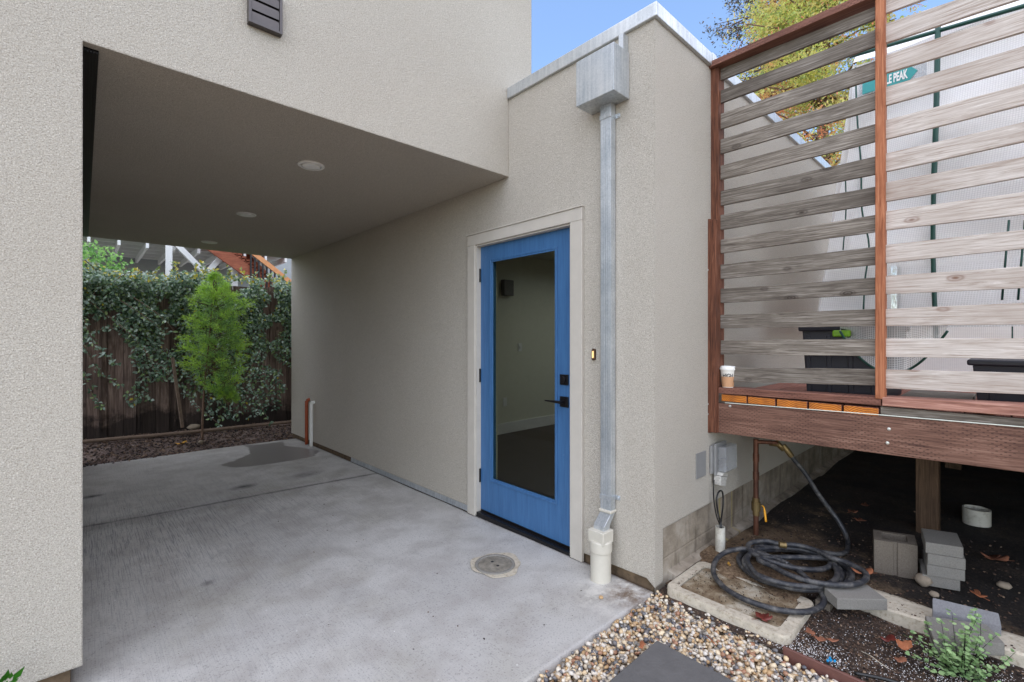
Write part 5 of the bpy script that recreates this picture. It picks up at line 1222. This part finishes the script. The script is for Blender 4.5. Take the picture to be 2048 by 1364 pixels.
cr = thing('creeper', FA.lerp(FB, 0.45), 'dense dark green creeper draped over the top of the old fence', 'climbing plant')
lowb = [(-400, 600), (166, 610), (200, 640), (240, 650), (262, 700), (300, 715), (330, 735), (352, 770), (400, 810), (450, 830), (500, 825), (540, 800), (583, 770), (900, 780)]
def lowy(px):
    for (a_, ya_), (c_, yc) in zip(lowb, lowb[1:]):
        if a_ <= px <= c_: return ya_+(yc-ya_)*(px-a_)/(c_-a_)
    return 700
P_ = []; Y_ = []; tries = 0
topz = lambda s: 2.30+0.07*mnoise.noise(Vector((s*1.3, 0, 5)))+0.05*mnoise.noise(Vector((s*4, 0, 9)))
while len(P_) < 42000:
    s = rng.uniform(0.0, L_); tz = topz(s)
    z = tz-abs(rng.normal())*0.75 if rng.random() < 0.75 else rng.uniform(0.05, tz)
    if z < 0.0: continue
    base = FA+fdir*s; px, py = proj((base[0], base[1], z)); ly = lowy(px)+60*mnoise.noise(Vector((s*2.2, z*2.2, 0)))
    cl = mnoise.noise(Vector((s*3.0, z*3.0, 2.0)))
    if py > ly:
        if (py-ly) > 110 or cl < 0.22: continue
    elif py > 560 and cl < -0.28: continue
    bulge = 0.06+0.16*max(0, 1-(tz-z)/1.0)+0.10*(cl+0.2)+0.05*mnoise.noise(Vector((s*7, z*7, 1)))
    off = -fn_*(max(0.01, bulge)*rng.uniform(0.25, 1.0)); 
    if z > tz-0.12: off = -fn_*rng.uniform(-0.25, 0.2)
    P_.append(base+off+Vector((0, 0, z))); Y_.append(1.0 if (z > tz-0.10 and rng.random() < 0.18) or rng.random() < 0.01 else 0.0)
P_ = np.array([tuple(p) for p in P_]); n = len(P_)
Nn = np.tile(np.array(-fn_), (n, 1))*0.9+np.array([0, 0, 0.5])+0.75*rand_unit(n); U_ = rand_unit(n)*0.8+np.array([0, 0, -0.5])
V, Fq, yy = leaves(P_, Nn, U_, rng.uniform(0.04, 0.075, n), rng.uniform(0.026, 0.042, n), 0.18, np.array(Y_))
np_mesh('foliage', V, Fq, IVY, cr, attrs={'young': yy})
# shoots above the top and trailing sprigs with visible stems
b = MB(); PS = []; US = []; YG = []
for k in range(70):
    s = rng.uniform(0.2, L_); p = FA+fdir*s+Vector((0, 0, topz(s)-0.08)); q = p+Vector((rng.normal()*0.08, rng.normal()*0.05, rng.uniform(0.10, 0.24))); pts = crom([p, p.lerp(q, 0.5)+Vector((rng.normal()*0.02, 0, 0)), q], 4); b.tube(pts, 0.002, 4)
    for pt in pts[2:]:
        for _ in range(2): PS.append(tuple(pt)); US.append((rng.normal(), rng.normal(), 0.7)); YG.append(0.9 if rng.random() < 0.4 else 0.1)
sprigs = [[(175, 600), (215, 630), (262, 670), (300, 712), (352, 760)], [(168, 640), (190, 690), (215, 715), (235, 730)], [(168, 690), (200, 745), (240, 770)], [(168, 745), (185, 790), (205, 815)], [(240, 600), (300, 640), (330, 668)], [(230, 655), (190, 662), (170, 680)], [(260, 590), (330, 640), (372, 700)], [(285, 690), (310, 740), (318, 752)], [(520, 700), (500, 760), (540, 845)], [(380, 800), (440, 850)], [(170, 520), (200, 555), (180, 600)], [(220, 570), (260, 545), (320, 550)]]
for sp in sprigs:
    pts = crom([onD(px, py, 6.18+(px-166)*0.0028+0.06*math.sin(py)) for px, py in sp], 6); b.tube(pts, [0.007-0.004*i/len(pts) for i in range(len(pts))], 5)
    for pt in pts:
        for _ in range(3): PS.append(tuple(pt+Vector((rng.normal()*0.01,)*3))); US.append((rng.normal(), rng.normal()-0.3, rng.normal()-0.3)); YG.append(0.0)
b.build('stems', VINEB, cr, smooth=True)
PS = np.array(PS); US = np.array(US); n = len(PS)
V, Fq, yy = leaves(PS, np.array([0, -1, 0.5])+0.6*rand_unit(n), US, rng.uniform(0.045, 0.075, n), rng.uniform(0.026, 0.04, n), 0.15, np.array(YG))
np_mesh('sprig_foliage', V, Fq, IVY, cr, attrs={'young': yy})

# young fern pine
tb = onZ(404, 881, -0.08)
yt = thing('young_tree', tb, 'young bright green fern pine with slender trunk before the creeper covered fence', 'tree')
dT = tb[0]*FW[0]+tb[1]*FW[1]
tr = crom([tb, onD(407, 800, dT), onD(413, 730, dT), onD(420, 660, dT), onD(428, 560, dT)], 7)
b = MB(); b.tube(tr, [0.016-0.011*i/len(tr) for i in range(len(tr))], 8)
prof = [(544, 3, 434), (560, 14, 432), (575, 34, 430), (590, 48, 432), (610, 56, 438), (640, 56, 432), (670, 60, 430), (700, 60, 432), (730, 62, 432), (760, 46, 440), (785, 30, 452), (800, 16, 458)]
def crownr(py):
    for (y0, r0_, c0_), (y1, r1_, c1_) in zip(prof, prof[1:]):
        if y0 <= py <= y1:
            t_ = (py-y0)/(y1-y0); return r0_+(r1_-r0_)*t_, c0_+(c1_-c0_)*t_
    return 0, 432
PS = []; US = []; YG = []
for k in range(1900):
    py = rng.uniform(548, 800); r_, cc = crownr(py); a = rng.uniform(0, 6.28); rr = r_*math.sqrt(rng.uniform(0.05, 1.0))*(0.92+0.55*mnoise.noise(Vector((a*1.3, py*0.03, 0))))
    c = onD(cc, py, dT); rad_ = rr/F*dT; tip = c+Vector((RT[0]*math.cos(a)*rad_+FW[0]*math.sin(a)*rad_, RT[1]*math.cos(a)*rad_+FW[1]*math.sin(a)*rad_, 0))
    if mnoise.noise(tip*6.0) < 0.0: continue
    st = c.lerp(tip, 0.55)-Vector((0, 0, 0.05)); 
    if k % 6 == 0: b.tube([c-Vector((0, 0, 0.10)), st, tip], [0.004, 0.003, 0.0015], 4)
    young = 1.0 if (py < 600 or rr/r_ > 0.75) and rng.random() < 0.8 else (0.5 if rng.random() < 0.4 else 0.0)
    up = (tip-c).normalized()
    for j in range(15):
        t_ = rng.uniform(0.4, 1.05); PS.append(tuple(st.lerp(tip, t_))); US.append(tuple(up*0.6+Vector((0, 0, 0.35))+Vector(rand_unit(1)[0])*0.95)); YG.append(young*rng.uniform(0.5, 1.0))
b.build('trunk', BARK, yt, smooth=True)
PS = np.array(PS); US = np.array(US); n = len(PS)
V, Fq, yy = leaves(PS, rand_unit(n), US, rng.uniform(0.045, 0.085, n), rng.uniform(0.006, 0.009, n), 0.15, np.array(YG))
np_mesh('crown', V, Fq, PODO, yt, attrs={'young': yy})
MB().tube([tr[9]-Vector((0.012, 0, 0)), tr[9]+Vector((0.012, 0, 0.01))], 0.012, 6).build('tie', GTUBE, yt)

# bright bush beyond the fence
def leaf_ball(name, blobs, count, Lr, Wr, mat, par, thr=-0.2, fr=1.5, up=0.2):
    PS = []
    tot = sum(b_[3]**2 for b_ in blobs)
    for (x, y, z, r_, sq) in [(*b_[:3], b_[3], b_[4]) for b_ in blobs]:
        c = int(count*r_*r_/tot); k = 0; g_ = 0
        while k < c and g_ < c*20:
            g_ += 1
            u = rand_unit(1)[0]*rng.uniform(0.45, 1.0)**0.5; p = Vector((x+u[0]*r_, y+u[1]*r_, z+u[2]*r_*sq)); q = mnoise.noise(p*fr)
            if q < thr: continue
            p += Vector((u[0], u[1], u[2]))*q*r_*0.35; PS.append(tuple(p)); k += 1
    PS = np.array(PS); n = len(PS)
    V, Fq, yy = leaves(PS, rand_unit(n)+np.array([0, 0, 0.5]), rand_unit(n)+np.array([0, 0, up]), rng.uniform(*Lr, n), rng.uniform(*Wr, n), 0.15)
    return np_mesh(name, V, Fq, mat, par)
c = onD(190, 520, 7.6)
bs = thing('bush', (c[0], c[1], 0), 'bright green leafy bush rising beyond the left end of the fence', 'bush')
leaf_ball('foliage', [(c[0]-0.35, c[1], 2.35, 0.75, 0.8), (c[0]+0.25, c[1]+0.1, 2.25, 0.48, 0.7), (c[0]-1.3, c[1], 2.3, 0.9, 1.0)], 8500, (0.05, 0.09), (0.03, 0.05), BUSHM, bs, -0.25, 2.2)
b = MB()
for k in range(7): b.tube([(c[0]-0.4, c[1], -0.1), (c[0]-0.4+random.uniform(-.3, .3), c[1], 1.3), (c[0]-0.4+random.uniform(-0.8, .8), c[1]+random.uniform(-.3, .3), 2.5)], [0.03, 0.02, 0.008], 6)
b.build('trunk', BARK, bs, smooth=True)

# ================================================================== NEIGHBOUR'S DECK, STAIR, HOUSE
Yn = 11.2; zn = 3.12
nd = thing('neighbour_deck', onY(400, 500, Yn), 'high white framed deck with diagonal braces beyond the fence', 'deck')
b = MB()
for pxa, pxb in ((332, 345), (464, 476)):
    x0_, x1_ = onY(pxa, 500, Yn)[0], onY(pxb, 500, Yn)[0]; b2 = MB(); b2.box(x0_, x1_, Yn, Yn+(x1_-x0_), -0.1, 3.5); b2.build('post', WHITEP, nd, bevel=0.004)
j0 = onY(412, 548, Yn+0.05)
for px, py in ((352, 488), (462, 492)):
    q = onY(px, py, Yn+0.05); b2 = MB(); b2.beam(j0, j0+(q-j0)*1.15, 0.10, 0.10, up=(0, 1, 0)); b2.build('brace', WHITEP, nd, bevel=0.004)
b2 = MB(); b2.beam(j0, (j0[0], j0[1], -0.1), 0.10, 0.10, up=(0, 1, 0)); b2.build('post', WHITEP, nd)
b2 = MB()
for k in range(12): x = -1.2+k*0.42; b2.box(x, x+0.045, Yn+0.2, Yn+2.7, zn-0.04, zn+0.0795)
b2.build('cross_joists', WHITEP, nd)
b2 = MB()
for k in range(6): b2.box(-1.6, 3.55, Yn+0.2+k*0.5, Yn+0.25+k*0.5, zn+0.08, zn+0.20)
b2.build('joists', WHITEP, nd)
MB().box(-1.6, 3.6, Yn+0.18, Yn+2.7, zn+0.201, zn+0.24).build('decking', GREYHOUSE, nd)
ng = thing('neighbour_house', (2, Yn+4.5, 0), 'grey neighbouring house wall behind the white framed deck', 'house')
MB().box(-6, 5.2, Yn+2.75, Yn+7, -0.1, 4.3).build('wall', GREYHOUSE, ng)
wm = m_plain("pale_house_siding", S(236, 236, 232), 0.7, var=0.04)
ng2 = thing('pale_house', (8, Yn+5, 0), 'pale house wall seen beyond the red stair', 'house')
MB().box(5.3, 14, Yn+2.9, Yn+7, -0.1, 4.6).build('wall', wm, ng2)
b = MB()
for k in range(6): x = 5.8+k*1.2; b.box(x, x+0.5, Yn+2.87, Yn+2.9, 2.4, 3.6)
b.build('windows', GREYBOX, ng2)
ss = thing('redwood_stair', onY(520, 540, Yn-0.3), 'reddish wooden stair with risers and handrail beyond the fence', 'stair')
def strg(pa, pb, w_, h_, mat, nm, Y=Yn-0.2):
    p = onY(*pa, Y); q = onY(*pb, Y); d_ = q-p; MB().beam(p-d_*0.6, q+d_*0.6, w_, h_, up=(0, 0, 1)).build(nm, mat, ss, bevel=0.004)
strg((452, 512), (530, 568), 0.06, 0.24, STAIR, 'stringer'); strg((482, 512), (545, 572), 0.05, 0.30, STAIR, 'stringer', Yn+0.7)
strg((505, 505), (575, 560), 0.05, 0.10, m_plain("orange_rail", S(206, 142, 92), 0.6), 'handrail', Yn-0.25)
b = MB(); p = onY(470, 520, Yn); q = onY(545, 575, Yn)
for k in range(-6, 14):
    c = p.lerp(q, k/9); b.box(c[0], c[0]+0.26, Yn-0.15, Yn+0.75, c[2]-0.02, c[2]+0.02); b.box(c[0]+0.24, c[0]+0.26, Yn-0.15, Yn+0.75, c[2]-0.2, c[2]-0.021)
b.build('treads', STAIR, ss)
b = MB()
for k in range(12):
    px = 500+k*8; c = onY(px, 508+k*5.5, Yn-0.25); b.box(c[0], c[0]+0.03, Yn-0.27, Yn-0.24, c[2]-0.9, c[2])
b.build('balusters', BLACKM, ss)

# ================================================================== TREES BEHIND THE HOUSE
def far_tree(name, label, px, depth, z0, z1, r0_, mat, count, leafs, group=None, seed=1):
    rnd = np.random.default_rng(seed); c = onD(px, 675, depth); t = thing(name, (c[0], c[1], -0.2), label, 'tree', group)
    b = MB(); b.tube([(c[0], c[1], -0.3), (c[0], c[1], z0), (c[0]+0.1, c[1], z1)], [0.32, 0.25, 0.03], 10); PS = []; US = []; YT = []
    nb_ = 220
    for k in range(nb_):
        f = rnd.uniform(0, 1)**0.9; z = z0+(z1-z0)*f; R = r0_*(1-f)**0.75*rnd.uniform(0.55, 1.1)+0.25; a = rnd.uniform(0, 6.28); dirv = Vector((math.cos(a), math.sin(a), rnd.uniform(-0.25, 0.35)))
        p = Vector((c[0], c[1], z)); q = p+dirv*R; b.tube([p, p.lerp(q, 0.5)+Vector((0, 0, 0.08*R)), q], [0.05, 0.03, 0.01], 4)
        for j in range(int(count/nb_)):
            u = rnd.uniform(0.2, 1.05); w_ = 0.16+0.3*(1-abs(u-0.5)); o_ = Vector((rnd.normal()*w_, rnd.normal()*w_, rnd.normal()*w_*0.6-0.08)); pt = p.lerp(q, u)+o_
            if mnoise.noise(pt*1.3) < -0.05: continue
            PS.append(tuple(pt)); YT.append(max(0, min(1, mnoise.noise(pt*0.7+Vector((3, 1, 7)))*3.5-0.3))); US.append(tuple(dirv*0.5+Vector((rnd.normal(), rnd.normal(), rnd.normal()-0.4))*0.7))
    b.build('trunk', BARK, t, smooth=True); PS = np.array(PS); US = np.array(US); n = len(PS)
    V, Fq, yy = leaves(PS, rand_unit(n), US, rnd.uniform(leafs[0], leafs[1], n), rnd.uniform(leafs[0]*0.3, leafs[1]*0.4, n), 0.1, np.array(YT)); np_mesh('crown', V, Fq, mat, t, attrs={'young': yy})
far_tree('autumn_tree', 'tall feathery tree with yellow green and orange foliage behind the house', 1645, 16, 3.0, 19, 4.6, TREEL, 190000, (0.08, 0.16), seed=4)
far_tree('dark_tree', 'darker sparse tree behind the yellow autumn tree', 1545, 23, 7.0, 27, 4.0, TREED, 70000, (0.12, 0.2), seed=9)

# tiny debris on the slab
cs = []; szs = []
for _ in range(90):
    x, y = rng.uniform(0.1, 2.15), rng.uniform(1.35, 5.5); cs.append((x, y, sz(y)+0.003)); szs.append(rng.uniform(0.0015, 0.005))
tag(scatter('leaf_crumbs', np.array(cs), szs, (0.2, 0.4), 1, CHIPS, 0.3, smooth=False), 'tiny dark leaf crumbs scattered over the concrete slab', 'debris', kind='stuff')
cs = []; szs = []
for _ in range(45):
    x, y = rng.uniform(0.1, 2.15), rng.uniform(1.35, 4.5); cs.append((x, y, sz(y)+0.002)); szs.append(rng.uniform(0.0012, 0.0035))
tag(scatter('paint_flecks', np.array(cs), szs, (0.15, 0.3), 1, PERL, 0.3, smooth=False), 'tiny white flecks on the concrete slab', 'debris', kind='stuff')
